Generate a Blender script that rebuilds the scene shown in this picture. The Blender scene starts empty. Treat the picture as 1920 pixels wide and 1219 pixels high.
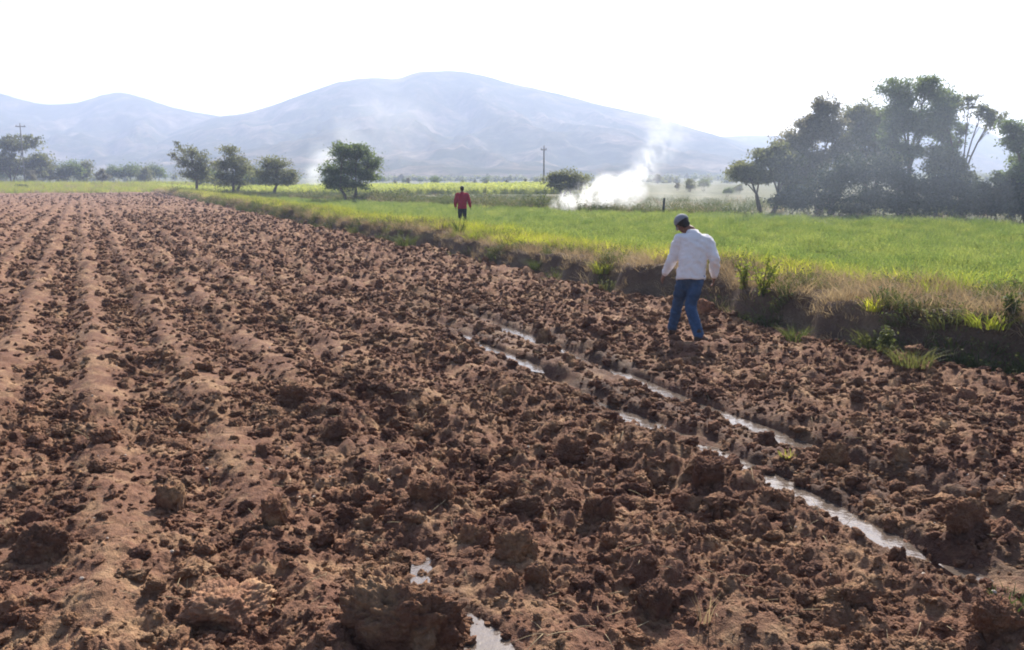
import bpy, math, random
import numpy as np
from mathutils import Vector, Matrix, noise as mnoise

random.seed(7)
R = math.radians
scene = bpy.context.scene
COL = scene.collection

# ------------------------------------------------------------------ camera, sky, sun, exposure
CAM_H, FPX, PITCH = 2.05, 1600.0, math.atan(269.5 / 1600.0)
cam_data = bpy.data.cameras.new('camera')
cam_data.sensor_width = 36.0
cam_data.lens = 36.0 * FPX / 1920.0
cam_data.clip_start = 0.1
cam_data.clip_end = 12000
cam = bpy.data.objects.new('camera', cam_data)
COL.objects.link(cam)
cam.location = (0, 0, CAM_H)
cam.rotation_euler = (R(90) - PITCH, 0, 0)
scene.camera = cam

SUN_AZ, SUN_EL = R(14), R(40)          # to the right of straight ahead, clockwise from +Y
world = bpy.data.worlds.new("World")
scene.world = world
world.use_nodes = True
wn = world.node_tree.nodes
wl = world.node_tree.links
bgn = wn.get('Background') or wn.new('ShaderNodeBackground')
wo = wn.get('World Output') or wn.new('ShaderNodeOutputWorld')
sky = wn.new('ShaderNodeTexSky')
sky.sky_type = 'NISHITA'
sky.sun_disc = False
sky.sun_elevation = SUN_EL
sky.sun_rotation = SUN_AZ
sky.altitude = 800
sky.air_density = 1.0
sky.dust_density = 4.0
sky.ozone_density = 1.0
bgn.inputs['Strength'].default_value = 0.10
wl.new(sky.outputs[0], bgn.inputs['Color'])
wl.new(bgn.outputs[0], wo.inputs['Surface'])

sl = bpy.data.lights.new('sun', 'SUN')
sl.energy = 5.0
sl.angle = R(0.6)
sl.color = (1.0, 0.93, 0.82)
sun = bpy.data.objects.new('sun', sl)
COL.objects.link(sun)
sdir = Vector((math.sin(SUN_AZ) * math.cos(SUN_EL), math.cos(SUN_AZ) * math.cos(SUN_EL), math.sin(SUN_EL)))
sun.rotation_euler = sdir.to_track_quat('Z', 'Y').to_euler()
sun.location = (20, 60, 80)

vs = scene.view_settings
scene.display_settings.display_device = 'sRGB'
vs.view_transform = 'Standard'
vs.look = 'None'
vs.gamma = 1.0
vs.use_curve_mapping = False
vs.exposure = 1.0
scene.render.engine = 'CYCLES'
cy = scene.cycles
cy.use_denoising = True
cy.max_bounces = 8
cy.diffuse_bounces = 3
cy.glossy_bounces = 2
cy.transmission_bounces = 4
cy.transparent_max_bounces = 8
cy.volume_bounces = 3
cy.volume_step_rate = 1.0
cy.volume_max_steps = 96
cy.pixel_filter_type = 'BLACKMAN_HARRIS'
cy.filter_width = 1.9

# ------------------------------------------------------------------ helpers
def pix(u, v, depth):
    """world point seen at photo pixel (u, v), at this distance along +Y"""
    x = (u - 960) / FPX
    y = (609.5 - v) / FPX
    dy = math.cos(PITCH) + math.sin(PITCH) * y
    dz = -math.sin(PITCH) + math.cos(PITCH) * y
    k = depth / dy
    return Vector((x * k, depth, CAM_H + dz * k))

def pixg(u, v, z=0.0):
    x = (u - 960) / FPX
    y = (609.5 - v) / FPX
    dy = math.cos(PITCH) + math.sin(PITCH) * y
    dz = -math.sin(PITCH) + math.cos(PITCH) * y
    k = (z - CAM_H) / dz
    return Vector((x * k, dy * k, z))

AX = R(-26.5)
DX, DY = math.sin(AX), math.cos(AX)
def st(x, y):
    return x * DX + y * DY, x * DY - y * DX
def xy(s, t):
    return s * DX + t * DY, s * DY - t * DX

def _hash(ix, iy, seed):
    h = (ix.astype(np.int64) * 374761393 + iy.astype(np.int64) * 668265263 + seed * 974711) & 0xFFFFFFFF
    h = ((h ^ (h >> 13)) * 1274126177) & 0xFFFFFFFF
    h = ((h ^ (h >> 16)) * 2246822519) & 0xFFFFFFFF
    h = h ^ (h >> 15)
    return (h & 0xFFFFFF) / float(0xFFFFFF)

def vnoise(x, y, seed=0):
    x = np.asarray(x, float); y = np.asarray(y, float)
    ix = np.floor(x); iy = np.floor(y)
    fx = x - ix; fy = y - iy
    fx = fx * fx * fx * (fx * (fx * 6 - 15) + 10)
    fy = fy * fy * fy * (fy * (fy * 6 - 15) + 10)
    a = _hash(ix, iy, seed); b = _hash(ix + 1, iy, seed)
    c = _hash(ix, iy + 1, seed); d = _hash(ix + 1, iy + 1, seed)
    return (a + (b - a) * fx) * (1 - fy) + (c + (d - c) * fx) * fy

def fbm(x, y, seed=0, octaves=4, gain=0.5):
    x = np.asarray(x, float); y = np.asarray(y, float)
    tot = 0; amp = 1.0; n = 0
    for o in range(octaves):
        tot = tot + amp * (vnoise(x + 17.3 * o, y - 9.1 * o, seed + o) * 2 - 1)
        n += amp
        amp *= gain
        x = x * 2.03 * 0.88 + y * 2.03 * 0.475
        y = y * 2.03
    return tot / n

def lumps(x, y, seed, density=0.8, flat=0.75):
    """rounded lumps, one per cell at most, height 0..1"""
    ix = np.floor(x); iy = np.floor(y)
    out = np.zeros_like(x)
    for dx in (-1, 0, 1):
        for dy in (-1, 0, 1):
            cx = ix + dx; cyy = iy + dy
            px = cx + 0.15 + 0.7 * _hash(cx, cyy, seed)
            py = cyy + 0.15 + 0.7 * _hash(cx, cyy, seed + 1)
            r = 0.28 + 0.42 * _hash(cx, cyy, seed + 2) ** 1.5
            on = _hash(cx, cyy, seed + 3) < density
            el = 0.7 + 0.6 * _hash(cx, cyy, seed + 4)
            an = 3.14 * _hash(cx, cyy, seed + 5)
            ax = x - px; ay = y - py
            ca = np.cos(an); sa = np.sin(an)
            u = (ax * ca + ay * sa) * el; v = (ay * ca - ax * sa) / el
            q = 1 - (u * u + v * v) / (r * r)
            h = np.where(on, np.clip(q, 0, 1) ** 0.62 * r * flat, 0)
            out = np.maximum(out, h)
    return out

def sstep(a, b, x):
    t = np.clip((np.asarray(x, float) - a) / (b - a), 0, 1)
    return t * t * (3 - 2 * t)

def mesh_np(name, V, F):
    """V (n,3), F (m,k) numpy -> mesh"""
    V = np.ascontiguousarray(V, np.float32); F = np.ascontiguousarray(F, np.int32)
    me = bpy.data.meshes.new(name)
    k = F.shape[1]
    me.vertices.add(len(V)); me.vertices.foreach_set('co', V.ravel())
    me.loops.add(F.size); me.loops.foreach_set('vertex_index', F.ravel())
    me.polygons.add(len(F))
    me.polygons.foreach_set('loop_start', np.arange(0, F.size, k, dtype=np.int32))
    me.update(calc_edges=True)
    return me

def smooth(me, on=True):
    me.polygons.foreach_set('use_smooth', np.full(len(me.polygons), on, bool))
    me.update()

def link(name, data, mat=None, parent=None):
    o = bpy.data.objects.new(name, data)
    COL.objects.link(o)
    if mat is not None and data is not None:
        data.materials.clear(); data.materials.append(mat)
    if parent is not None:
        o.parent = parent
    return o

def tag(o, label=None, cat=None, group=None, kind=None):
    if label: o['label'] = label
    if cat: o['category'] = cat
    if group: o['group'] = group
    if kind: o['kind'] = kind
    return o

def empty(name, loc, rz=0.0):
    o = bpy.data.objects.new(name, None)
    COL.objects.link(o)
    o.location = loc
    o.rotation_euler = (0, 0, rz)
    o.empty_display_size = 0.2
    return o

class Soup:
    """gathers verts and quads/tris (all as quads or all as tris)"""
    def __init__(self): self.V = []; self.F = []; self.n = 0
    def add(self, V, F):
        V = np.asarray(V, float).reshape(-1, 3); F = np.asarray(F, int)
        self.V.append(V); self.F.append(F + self.n); self.n += len(V)
    def mesh(self, name):
        return mesh_np(name, np.vstack(self.V), np.vstack(self.F))

def tube(soup, pts, radii, seg=7, cap=True):
    pts = [Vector(p) for p in pts]
    n = len(pts)
    up = Vector((0.13, 0.31, 1)).normalized()
    V = []; prev = None
    for i, p in enumerate(pts):
        d = (pts[min(i + 1, n - 1)] - pts[max(i - 1, 0)])
        d = d.normalized() if d.length > 1e-9 else Vector((0, 0, 1))
        if prev is None:
            a = d.cross(Vector((1, 0, 0)))
            if a.length < 0.1: a = d.cross(Vector((0, 1, 0)))
        else:
            a = prev - d * prev.dot(d)
        a.normalize(); b = d.cross(a); prev = a
        for k in range(seg):
            an = 2 * math.pi * k / seg
            V.append(p + (a * math.cos(an) + b * math.sin(an)) * radii[i])
    F = []
    for i in range(n - 1):
        for k in range(seg):
            k2 = (k + 1) % seg
            F.append((i * seg + k, i * seg + k2, (i + 1) * seg + k2, (i + 1) * seg + k))
    if cap:
        c0 = len(V); V.append(pts[0]); c1 = len(V); V.append(pts[-1])
        for k in range(seg):
            k2 = (k + 1) % seg
            F.append((c0, k2, k, c0)); F.append((c1, (n - 1) * seg + k, (n - 1) * seg + k2, c1))
    # degenerate quads (cap fans) become proper quads by collapsing pairs: keep as tris split
    soup.add(V, [f for f in F if f[0] != f[3]])
    if cap and seg % 2 == 0:
        VV = V
        base = soup.n - len(V)
        G = []
        for off, c, flip in ((0, c0, True), ((n - 1) * seg, c1, False)):
            for k in range(0, seg, 2):
                q = (c, off + k, off + (k + 1) % seg, off + (k + 2) % seg)
                G.append(q[::-1] if flip else q)
        soup.F.append(np.asarray(G, int) + base)

# ------------------------------------------------------------------ material helpers
def new_mat(name):
    m = bpy.data.materials.new(name)
    m.use_nodes = True
    nt = m.node_tree
    nt.nodes.clear()
    out = nt.nodes.new('ShaderNodeOutputMaterial')
    return m, nt, out

def nd(nt, typ, **kw):
    n = nt.nodes.new(typ)
    for k, v in kw.items():
        if k.startswith('i_'):
            n.inputs[k[2:].replace('_', ' ')].default_value = v
        else:
            setattr(n, k, v)
    return n

def ramp(nt, stops, interp='LINEAR'):
    r = nt.nodes.new('ShaderNodeValToRGB')
    cr = r.color_ramp
    cr.interpolation = interp
    while len(cr.elements) < len(stops): cr.elements.new(0.5)
    for e, (p, c) in zip(cr.elements, stops):
        e.position = p; e.color = (*c, 1) if len(c) == 3 else c
    return r

def noise_node(nt, vec, scale, detail=4, rough=0.6, dist=0.0):
    n = nt.nodes.new('ShaderNodeTexNoise')
    n.inputs['Scale'].default_value = scale
    n.inputs['Detail'].default_value = detail
    n.inputs['Roughness'].default_value = rough
    n.inputs['Distortion'].default_value = dist
    nt.links.new(vec, n.inputs['Vector'])
    return n

def mixc(nt, fac, a, b, blend='MIX'):
    m = nt.nodes.new('ShaderNodeMix')
    m.data_type = 'RGBA'; m.blend_type = blend
    for sock, val in ((m.inputs[0], fac), (m.inputs[6], a), (m.inputs[7], b)):
        if isinstance(val, bpy.types.NodeSocket): nt.links.new(val, sock)
        elif isinstance(val, (int, float)): sock.default_value = val
        else: sock.default_value = (*val, 1)
    return m.outputs[2]

def math_n(nt, op, a, b=None, clamp=False):
    m = nt.nodes.new('ShaderNodeMath'); m.operation = op; m.use_clamp = clamp
    for i, val in enumerate((a, b)):
        if val is None: continue
        if isinstance(val, bpy.types.NodeSocket): nt.links.new(val, m.inputs[i])
        else: m.inputs[i].default_value = val
    return m.outputs[0]

def soil_mat(name, wet_attr=False, per_object=False, tint=1.0):
    m, nt, out = new_mat(name)
    L = nt.links
    geo = nd(nt, 'ShaderNodeNewGeometry')
    pos = geo.outputs['Position']
    n1 = noise_node(nt, pos, 0.9, 5, 0.65)
    n2 = noise_node(nt, pos, 4.0, 5, 0.65)
    n3 = noise_node(nt, pos, 28.0, 4, 0.7)
    n4 = noise_node(nt, pos, 110.0, 2, 0.6)
    r1 = ramp(nt, [(0.32, (0.122 * tint, 0.051 * tint, 0.032 * tint)), (0.5, (0.172 * tint, 0.085 * tint, 0.051 * tint)), (0.68, (0.29 * tint, 0.182 * tint, 0.100 * tint))])
    L.new(n1.outputs['Fac'], r1.inputs[0])
    r2 = ramp(nt, [(0.30, (0.096 * tint, 0.044 * tint, 0.032 * tint)), (0.5, (0.166 * tint, 0.083 * tint, 0.051 * tint)), (0.68, (0.36 * tint, 0.232 * tint, 0.130 * tint))])
    L.new(n2.outputs['Fac'], r2.inputs[0])
    c = mixc(nt, 0.6, r1.outputs[0], r2.outputs[0])
    r3 = ramp(nt, [(0.3, (0.50, 0.47, 0.47)), (0.5, (1, 1, 1)), (0.72, (1.5, 1.5, 1.45))])
    L.new(n3.outputs['Fac'], r3.inputs[0])
    c = mixc(nt, 0.75, c, r3.outputs[0], 'MULTIPLY')
    # dry straw-pale specks
    r4 = ramp(nt, [(0.70, (0, 0, 0)), (0.78, (1, 1, 1))])
    L.new(n4.outputs['Fac'], r4.inputs[0])
    sp = math_n(nt, 'MULTIPLY', r4.outputs[0], 0.45)
    c = mixc(nt, sp, c, (0.42, 0.33, 0.23))
    if per_object:
        oi = nd(nt, 'ShaderNodeObjectInfo')
        rr = ramp(nt, [(0.0, (0.72, 0.70, 0.74)), (0.5, (1, 0.98, 0.96)), (1.0, (1.2, 1.17, 1.1))])
        L.new(oi.outputs['Random'], rr.inputs[0])
        c = mixc(nt, 1.0, c, rr.outputs[0], 'MULTIPLY')
    b = nd(nt, 'ShaderNodeBsdfPrincipled')
    rough = 0.95
    if wet_attr:
        at = nd(nt, 'ShaderNodeAttribute', attribute_name='wet')
        c = mixc(nt, at.outputs['Fac'], c, mixc(nt, 1.0, c, (0.40, 0.40, 0.44), 'MULTIPLY'))
        rg = math_n(nt, 'SUBTRACT', 0.95, math_n(nt, 'MULTIPLY', at.outputs['Fac'], 0.12))
        L.new(rg, b.inputs['Roughness'])
    else:
        b.inputs['Roughness'].default_value = rough
    b.inputs['Specular IOR Level'].default_value = 0.25
    L.new(c, b.inputs['Base Color'])
    bp = nd(nt, 'ShaderNodeBump', i_Strength=0.9, i_Distance=0.03)
    hsum = math_n(nt, 'ADD', math_n(nt, 'MULTIPLY', n3.outputs['Fac'], 1.0), math_n(nt, 'MULTIPLY', n4.outputs['Fac'], 0.35))
    L.new(hsum, bp.inputs['Height'])
    L.new(bp.outputs[0], b.inputs['Normal'])
    L.new(b.outputs[0], out.inputs['Surface'])
    return m

def leaf_mat(name, cols, trans=0.45, tcol=None, island=True, inst=False, rough=0.7, nscale=0.35):
    """cols: 3 base colours picked at random per leaf; light passes through"""
    m, nt, out = new_mat(name)
    L = nt.links
    r = ramp(nt, [(0.0, cols[0]), (0.5, cols[1]), (1.0, cols[2])])
    if island:
        g = nd(nt, 'ShaderNodeNewGeometry'); src = g.outputs['Random Per Island']
    else:
        g = nd(nt, 'ShaderNodeObjectInfo'); src = g.outputs['Random']
    if inst:
        oi = nd(nt, 'ShaderNodeObjectInfo')
        src = math_n(nt, 'ADD', math_n(nt, 'MULTIPLY', src, 0.45), math_n(nt, 'MULTIPLY', oi.outputs['Random'], 0.55))
    gp = nd(nt, 'ShaderNodeNewGeometry')
    nz = noise_node(nt, gp.outputs['Position'], nscale, 4, 0.65)
    src = math_n(nt, 'ADD', src, math_n(nt, 'MULTIPLY', math_n(nt, 'SUBTRACT', nz.outputs['Fac'], 0.5), 1.7), True)
    L.new(src, r.inputs[0])
    d = nd(nt, 'ShaderNodeBsdfPrincipled')
    d.inputs['Roughness'].default_value = rough
    d.inputs['Specular IOR Level'].default_value = 0.25
    L.new(r.outputs[0], d.inputs['Base Color'])
    t = nd(nt, 'ShaderNodeBsdfTranslucent')
    tc = mixc(nt, 1.0, r.outputs[0], tcol or (1.5, 1.5, 0.8), 'MULTIPLY')
    L.new(tc, t.inputs['Color'])
    mx = nd(nt, 'ShaderNodeMixShader')
    mx.inputs[0].default_value = trans
    L.new(d.outputs[0], mx.inputs[1]); L.new(t.outputs[0], mx.inputs[2])
    L.new(mx.outputs[0], out.inputs['Surface'])
    return m

def plain_mat(name, col, rough=0.8, var=0.15, scale=6.0, bump=0.0, bscale=40.0, spec=0.3, coord='Object'):
    m, nt, out = new_mat(name)
    L = nt.links
    tc = nd(nt, 'ShaderNodeTexCoord')
    n = noise_node(nt, tc.outputs[coord], scale, 5, 0.6)
    lo = tuple(max(0, c * (1 - var)) for c in col); hi = tuple(c * (1 + var) for c in col)
    r = ramp(nt, [(0.3, lo), (0.7, hi)])
    L.new(n.outputs['Fac'], r.inputs[0])
    b = nd(nt, 'ShaderNodeBsdfPrincipled')
    b.inputs['Roughness'].default_value = rough
    b.inputs['Specular IOR Level'].default_value = spec
    L.new(r.outputs[0], b.inputs['Base Color'])
    if bump:
        n2 = noise_node(nt, tc.outputs[coord], bscale, 4, 0.6)
        bp = nd(nt, 'ShaderNodeBump', i_Strength=bump, i_Distance=0.02)
        L.new(n2.outputs['Fac'], bp.inputs['Height']); L.new(bp.outputs[0], b.inputs['Normal'])
    L.new(b.outputs[0], out.inputs['Surface'])
    return m

def ground_mat(name, c0, c1, c2, scale=0.8):
    m, nt, out = new_mat(name)
    L = nt.links
    g = nd(nt, 'ShaderNodeNewGeometry')
    n = noise_node(nt, g.outputs['Position'], scale, 6, 0.65)
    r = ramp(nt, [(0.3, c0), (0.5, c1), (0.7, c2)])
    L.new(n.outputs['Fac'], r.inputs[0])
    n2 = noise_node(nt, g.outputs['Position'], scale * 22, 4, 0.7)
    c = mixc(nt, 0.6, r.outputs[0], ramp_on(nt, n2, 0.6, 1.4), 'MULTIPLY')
    b = nd(nt, 'ShaderNodeBsdfPrincipled'); b.inputs['Roughness'].default_value = 0.95
    b.inputs['Specular IOR Level'].default_value = 0.15
    L.new(c, b.inputs['Base Color'])
    bp = nd(nt, 'ShaderNodeBump', i_Strength=0.8, i_Distance=0.05)
    L.new(n2.outputs['Fac'], bp.inputs['Height']); L.new(bp.outputs[0], b.inputs['Normal'])
    L.new(b.outputs[0], out.inputs['Surface'])
    return m

def ramp_on(nt, n, lo, hi):
    r = ramp(nt, [(0.3, (lo, lo, lo)), (0.7, (hi, hi, hi))])
    nt.links.new(n.outputs['Fac'], r.inputs[0])
    return r.outputs[0]

M_SOIL = soil_mat('ploughed_soil', wet_attr=True)
M_CLOD = soil_mat('clod_soil', per_object=True)
M_CLODPALE = soil_mat('pale_clod_soil', tint=1.5)
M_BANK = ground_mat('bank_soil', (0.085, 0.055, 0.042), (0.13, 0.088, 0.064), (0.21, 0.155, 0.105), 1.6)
M_CROPG = ground_mat('crop_ground', (0.06, 0.08, 0.03), (0.09, 0.12, 0.04), (0.12, 0.14, 0.05), 0.5)
M_PLAIN = ground_mat('dry_grass_ground', (0.06, 0.07, 0.035), (0.10, 0.105, 0.055), (0.15, 0.14, 0.085), 0.12)
M_FLOWERG = ground_mat('flower_field_ground', (0.12, 0.17, 0.03), (0.2, 0.24, 0.05), (0.3, 0.3, 0.06), 0.3)
M_TRUNK = plain_mat('bark', (0.12, 0.09, 0.07), 0.9, 0.3, 8, 0.6, 30)
M_POLE = plain_mat('weathered_pole', (0.20, 0.18, 0.17), 0.85, 0.2, 4)

# ------------------------------------------------------------------ terrain
def bank_base(s):
    return 8.45 + 0.022 * np.clip(s, -20, 140) + 0.32 * fbm(np.asarray(s) / 2.6, np.asarray(s) * 0 + 3.3, 51, 3) + 0.25 * fbm(np.asarray(s) / 9.0, np.asarray(s) * 0 + 1.3, 57, 2) + 0.22 * fbm(np.asarray(s) / 0.8, np.asarray(s) * 0 + 6.1, 58, 2)

S_EDGE = np.array([-60, 0, 23.8, 36.7, 49.9, 82, 110, 140, 175])
T_EDGE = np.array([46, 44, 37.4, 33.9, 27.6, 23.0, 16.8, 13.5, 12.5])
def crop_edge(s):
    return np.interp(s, S_EDGE, T_EDGE)

FIELD_END = 172.0
def track_t(s, which):
    base = (4.25, 5.05, 1.56, 2.75)[which]
    return base + 0.05 * np.clip(s - 4, -6, 12) + 0.10 * fbm(np.asarray(s) / 1.1, np.asarray(s) * 0 + which * 7.7, 71, 3)

def track_mask(s, t):
    m = np.zeros_like(t)
    rng = ((-8, 13.5), (1.5, 14), (-6, 4.6), (-6, 3.6))
    for w in range(4):
        a, b = rng[w]
        along = sstep(a, a + 1.0, s) * (1 - sstep(b - 2.2, b, s))
        wid = (0.17, 0.145, 0.12, 0.11)[w]
        d = (t - track_t(s, w)) / wid
        m = np.maximum(m, np.exp(-d * d) * along)
    return m

def terrain(x, y):
    s, t = st(x, y)
    r = np.hypot(x, y)
    tb = bank_base(s)
    # --- ploughed field
    fur_w = (1 - sstep(2.0, 7.4, t)) * (0.72 + 0.28 * sstep(3, 11, s))
    warp = 0.07 * fbm(s / 2.2, t / 1.5, 5, 3)
    ph = (t + warp) / 0.92 * 2 * np.pi
    fur = np.cos(ph)
    fur = np.sign(fur) * np.abs(fur) ** 0.8
    fur = 0.75 * fur + 0.30 * np.cos(2 * ph + 0.6)
    zf = 0.062 * fur * fur_w
    zf = zf + 0.06 * fbm(x / 3.0, y / 3.0, 11, 3) + 0.055 * fbm(x / 0.9, y / 0.9, 15, 3)
    rough = 0.6 + 0.55 * sstep(0.5, 4.5, t) - 0.30 * np.clip(fur, 0, 1) * fur_w + 0.30 * fbm(x / 2.2, y / 2.2, 19, 2) + 0.60 * fbm(x / 0.75, y / 0.75, 21, 2)
    rough = np.clip(rough + 0.14, 0.36, 1.45) * (1 - 0.5 * np.exp(-(((x - 1.5) / 0.9) ** 2 + ((y - 3.55) / 0.55) ** 2))) * (1 - 0.35 * np.exp(-(((x - 3.6) / 1.6) ** 2 + ((y - 7.2) / 1.4) ** 2))) * (1 - 0.25 * sstep(6, 11, r) * (1 - sstep(13, 24, r)))
    rough = rough + 0.30 * sstep(14, 32, r)
    zf = zf + 0.085 * sstep(9, 26, r) * fbm(x / 0.45, y / 0.45, 35, 3, 0.7)
    tm = track_mask(s, t)
    rough = rough * (1 - 0.85 * tm) * (1 - 0.45 * np.exp(-((t - 4.75 - 0.05 * np.clip(s - 4, -6, 12)) / 0.5) ** 2) * (1 - sstep(11, 14, s)))
    rough = rough * (1 - 0.8 * np.exp(-(((x - 2.4) / 0.5) ** 2 + ((y - 11.1) / 0.7) ** 2)))
    wx = x + 0.05 * fbm(x / 0.25, y / 0.25, 23, 2); wy = y + 0.05 * fbm(x / 0.25, y / 0.25, 29, 2)
    zl = 0.40 * lumps(wx / 0.52, wy / 0.52, 101, 0.45) * 0.36 + 0.25 * lumps(wx / 0.26, wy / 0.26, 111, 0.65) * 0.58 \
        + 0.125 * lumps(wx / 0.125, wy / 0.125, 121, 0.75) * 0.78 + 0.06 * lumps(wx / 0.06, wy / 0.06, 131, 0.8) * 1.0 + 0.03 * lumps(wx / 0.03, wy / 0.03, 137, 0.8) * 1.3
    zl = zl + 0.030 * fbm(x / 0.13, y / 0.13, 33, 4, 0.6)
    zf = zf + zl * rough * 0.86 - 0.028
    zf = zf * (1 - 0.6 * tm) - 0.115 * tm + 0.13 * tm * fbm(s / 0.62, t / 0.28, 79, 3) + 0.03 * np.exp(-((tm - 0.35) / 0.15) ** 2) * (tm > 0.05)
    zf = zf + 0.10 * np.exp(-((tb - 0.5 - t) / 0.45) ** 2) * (0.5 + fbm(s / 0.8, t, 81, 2))
    # --- bank and crop ground
    d = t - tb
    hb = 0.46 + 0.14 * fbm(s / 3.1, s * 0 + 9.1, 61, 2) + 0.10 * sstep(9, 4, s) - 0.12 * sstep(30, 90, s)
    face_w = 0.30 + 0.16 * fbm(s / 1.7, s * 0 + 4.1, 63, 2)
    face = sstep(0, 1, d / np.clip(face_w, 0.2, 1))
    zb = hb * face + (0.10 * fbm(x / 0.5, y / 0.5, 65, 4) + 0.05 * lumps(x / 0.3, y / 0.3, 67, 0.6)) * sstep(-0.2, 0.3, d)
    zb = zb + 0.10 * np.exp(-((d - 1.2) / 0.7) ** 2) * (0.6 + 0.6 * fbm(s / 1.3, s * 0, 69, 2))
    back = sstep(1.6, 5.5, d)
    zc = 0.07 + 0.03 * fbm(x / 6, y / 6, 73, 2)
    zb = zb * (1 - back) + zc * back
    bl = sstep(-0.12, 0.12, d)
    z = zf * (1 - bl) + zb * bl
    # --- far plain: rises gently beyond the crop and the field
    far = np.maximum(sstep(0, 60, t - crop_edge(s)) * sstep(40, 90, r), sstep(0, 40, s - FIELD_END))
    far = np.maximum(far, sstep(-40, -70, t))
    zp = 0.25 + 0.9 * sstep(90, 220, r) + 6.0 * sstep(260, 900, r) + 0.25 * fbm(x / 25, y / 25, 91, 3)
    flat = sstep(FIELD_END - 3, FIELD_END + 2, s)
    z = z * (1 - far) + zp * far
    return z

# polar sheet around the viewpoint, dense where the ground is near
rs = [0.6]
while rs[-1] < 1600:
    r_ = rs[-1]
    if r_ < 2.6: dr = 0.08
    elif r_ < 200: dr = min(max(r_ * r_ / 1750 * 1.15, 0.009), r_ * 0.0052)
    else: dr = r_ * 0.04
    rs.append(r_ + dr)
rs = np.array(rs)
th_mid = np.arange(R(-35), R(35), 0.00165)
th = np.concatenate([np.linspace(R(-110), R(-35), 70)[:-1], th_mid, np.linspace(R(35), R(110), 70)[1:]])
TH, RR = np.meshgrid(th, rs)
GX = RR * np.sin(TH); GY = RR * np.cos(TH)
jit = (vnoise(GX * 31, GY * 31, 3) - 0.5) * 0.0006 * RR
GX = GX + jit; 
GZ = terrain(GX, GY)
GS, GT = st(GX, GY)
nr, nt_ = GX.shape
idx = np.arange(nr * nt_).reshape(nr, nt_)
faces = np.stack([idx[:-1, :-1], idx[:-1, 1:], idx[1:, 1:], idx[1:, :-1]], -1).reshape(-1, 4)
verts = np.stack([GX, GY, GZ], -1).reshape(-1, 3)
fs_ = GS.ravel()[faces].mean(1); ft_ = GT.ravel()[faces].mean(1)
ftb = bank_base(fs_)
fe = crop_edge(fs_)
fx_ = verts[faces][:, :, 0].mean(1); fy_ = verts[faces][:, :, 1].mean(1)
reg = np.full(len(faces), 3)
reg[(ft_ < ftb) & (fs_ < FIELD_END) & (ft_ > -60)] = 0
reg[(ft_ >= ftb) & (ft_ < ftb + 2.1) & (fs_ < FIELD_END)] = 1
reg[(ft_ >= ftb + 2.1) & (ft_ < fe) & (fs_ < FIELD_END)] = 2
flower_zone = lambda x, y: (y > 120) & (y < 165) & (x > -78) & (x < 9 + (y - 100) * 0.05)
reg[(reg == 3) & flower_zone(fx_, fy_)] = 4

def sub_mesh(name, sel, mat, wet=False):
    F = faces[sel]
    used, inv = np.unique(F, return_inverse=True)
    me = mesh_np(name, verts[used], inv.reshape(F.shape))
    smooth(me)
    if wet:
        s_, t_ = st(verts[used][:, 0], verts[used][:, 1])
        a = me.attributes.new('wet', 'FLOAT', 'POINT')
        w = sstep(0.02, 0.45, track_mask(s_, t_) + 0.50 * np.exp(-((t_ - 4.72 - 0.05 * (s_ - 4)) / 0.85) ** 2) * (1 - sstep(11, 15, s_)))
        w = w * np.clip(0.65 + 0.7 * fbm(s_ / 0.5, t_ / 0.3, 77, 3), 0, 1)
        a.data.foreach_set('value', w.astype(np.float32))
    o = link(name, me, mat)
    return o

tag(sub_mesh('ploughed_field', reg == 0, M_SOIL, True), 'brown ploughed field of rough soil with furrows running away to the left', kind='structure')
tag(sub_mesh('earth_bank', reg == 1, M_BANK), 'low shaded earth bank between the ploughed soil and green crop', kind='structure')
tag(sub_mesh('crop_ground', reg == 2, M_CROPG), 'ground under the green crop', kind='structure')
tag(sub_mesh('dry_plain', reg == 3, M_PLAIN), 'dry grassy plain beyond the fields', kind='structure')
tag(sub_mesh('flower_field_ground', reg == 4, M_FLOWERG), 'ground under the yellow flowering crop', kind='structure')

# wide sheet to the horizon, below everything
R_out = np.array([0.0, 400, 1500, 4000, 9000])
me = mesh_np('valley_ground', *(
    lambda: (np.array([[x, y, -1.2] for y in np.linspace(-9000, 9000, 25) for x in np.linspace(-9000, 9000, 25)]),
             np.array([[j * 25 + i, j * 25 + i + 1, (j + 1) * 25 + i + 1, (j + 1) * 25 + i] for j in range(24) for i in range(24)])))())
tag(link('valley_ground', me, M_PLAIN), 'valley floor reaching to the horizon', kind='structure')

def gz(x, y):
    return float(terrain(np.array([x]), np.array([y]))[0])

_D = np.concatenate([np.arange(2.5, 30, 0.05), np.arange(30, 160, 0.3)])
def ground_at(u, v):
    a = pix(u, v, 1.0); dz = a.z - CAM_H
    h = terrain(a.x * _D, _D); ray = CAM_H + dz * _D
    k = int(np.argmax(ray <= h))
    return Vector((a.x * _D[k], _D[k], float(h[k])))

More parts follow.
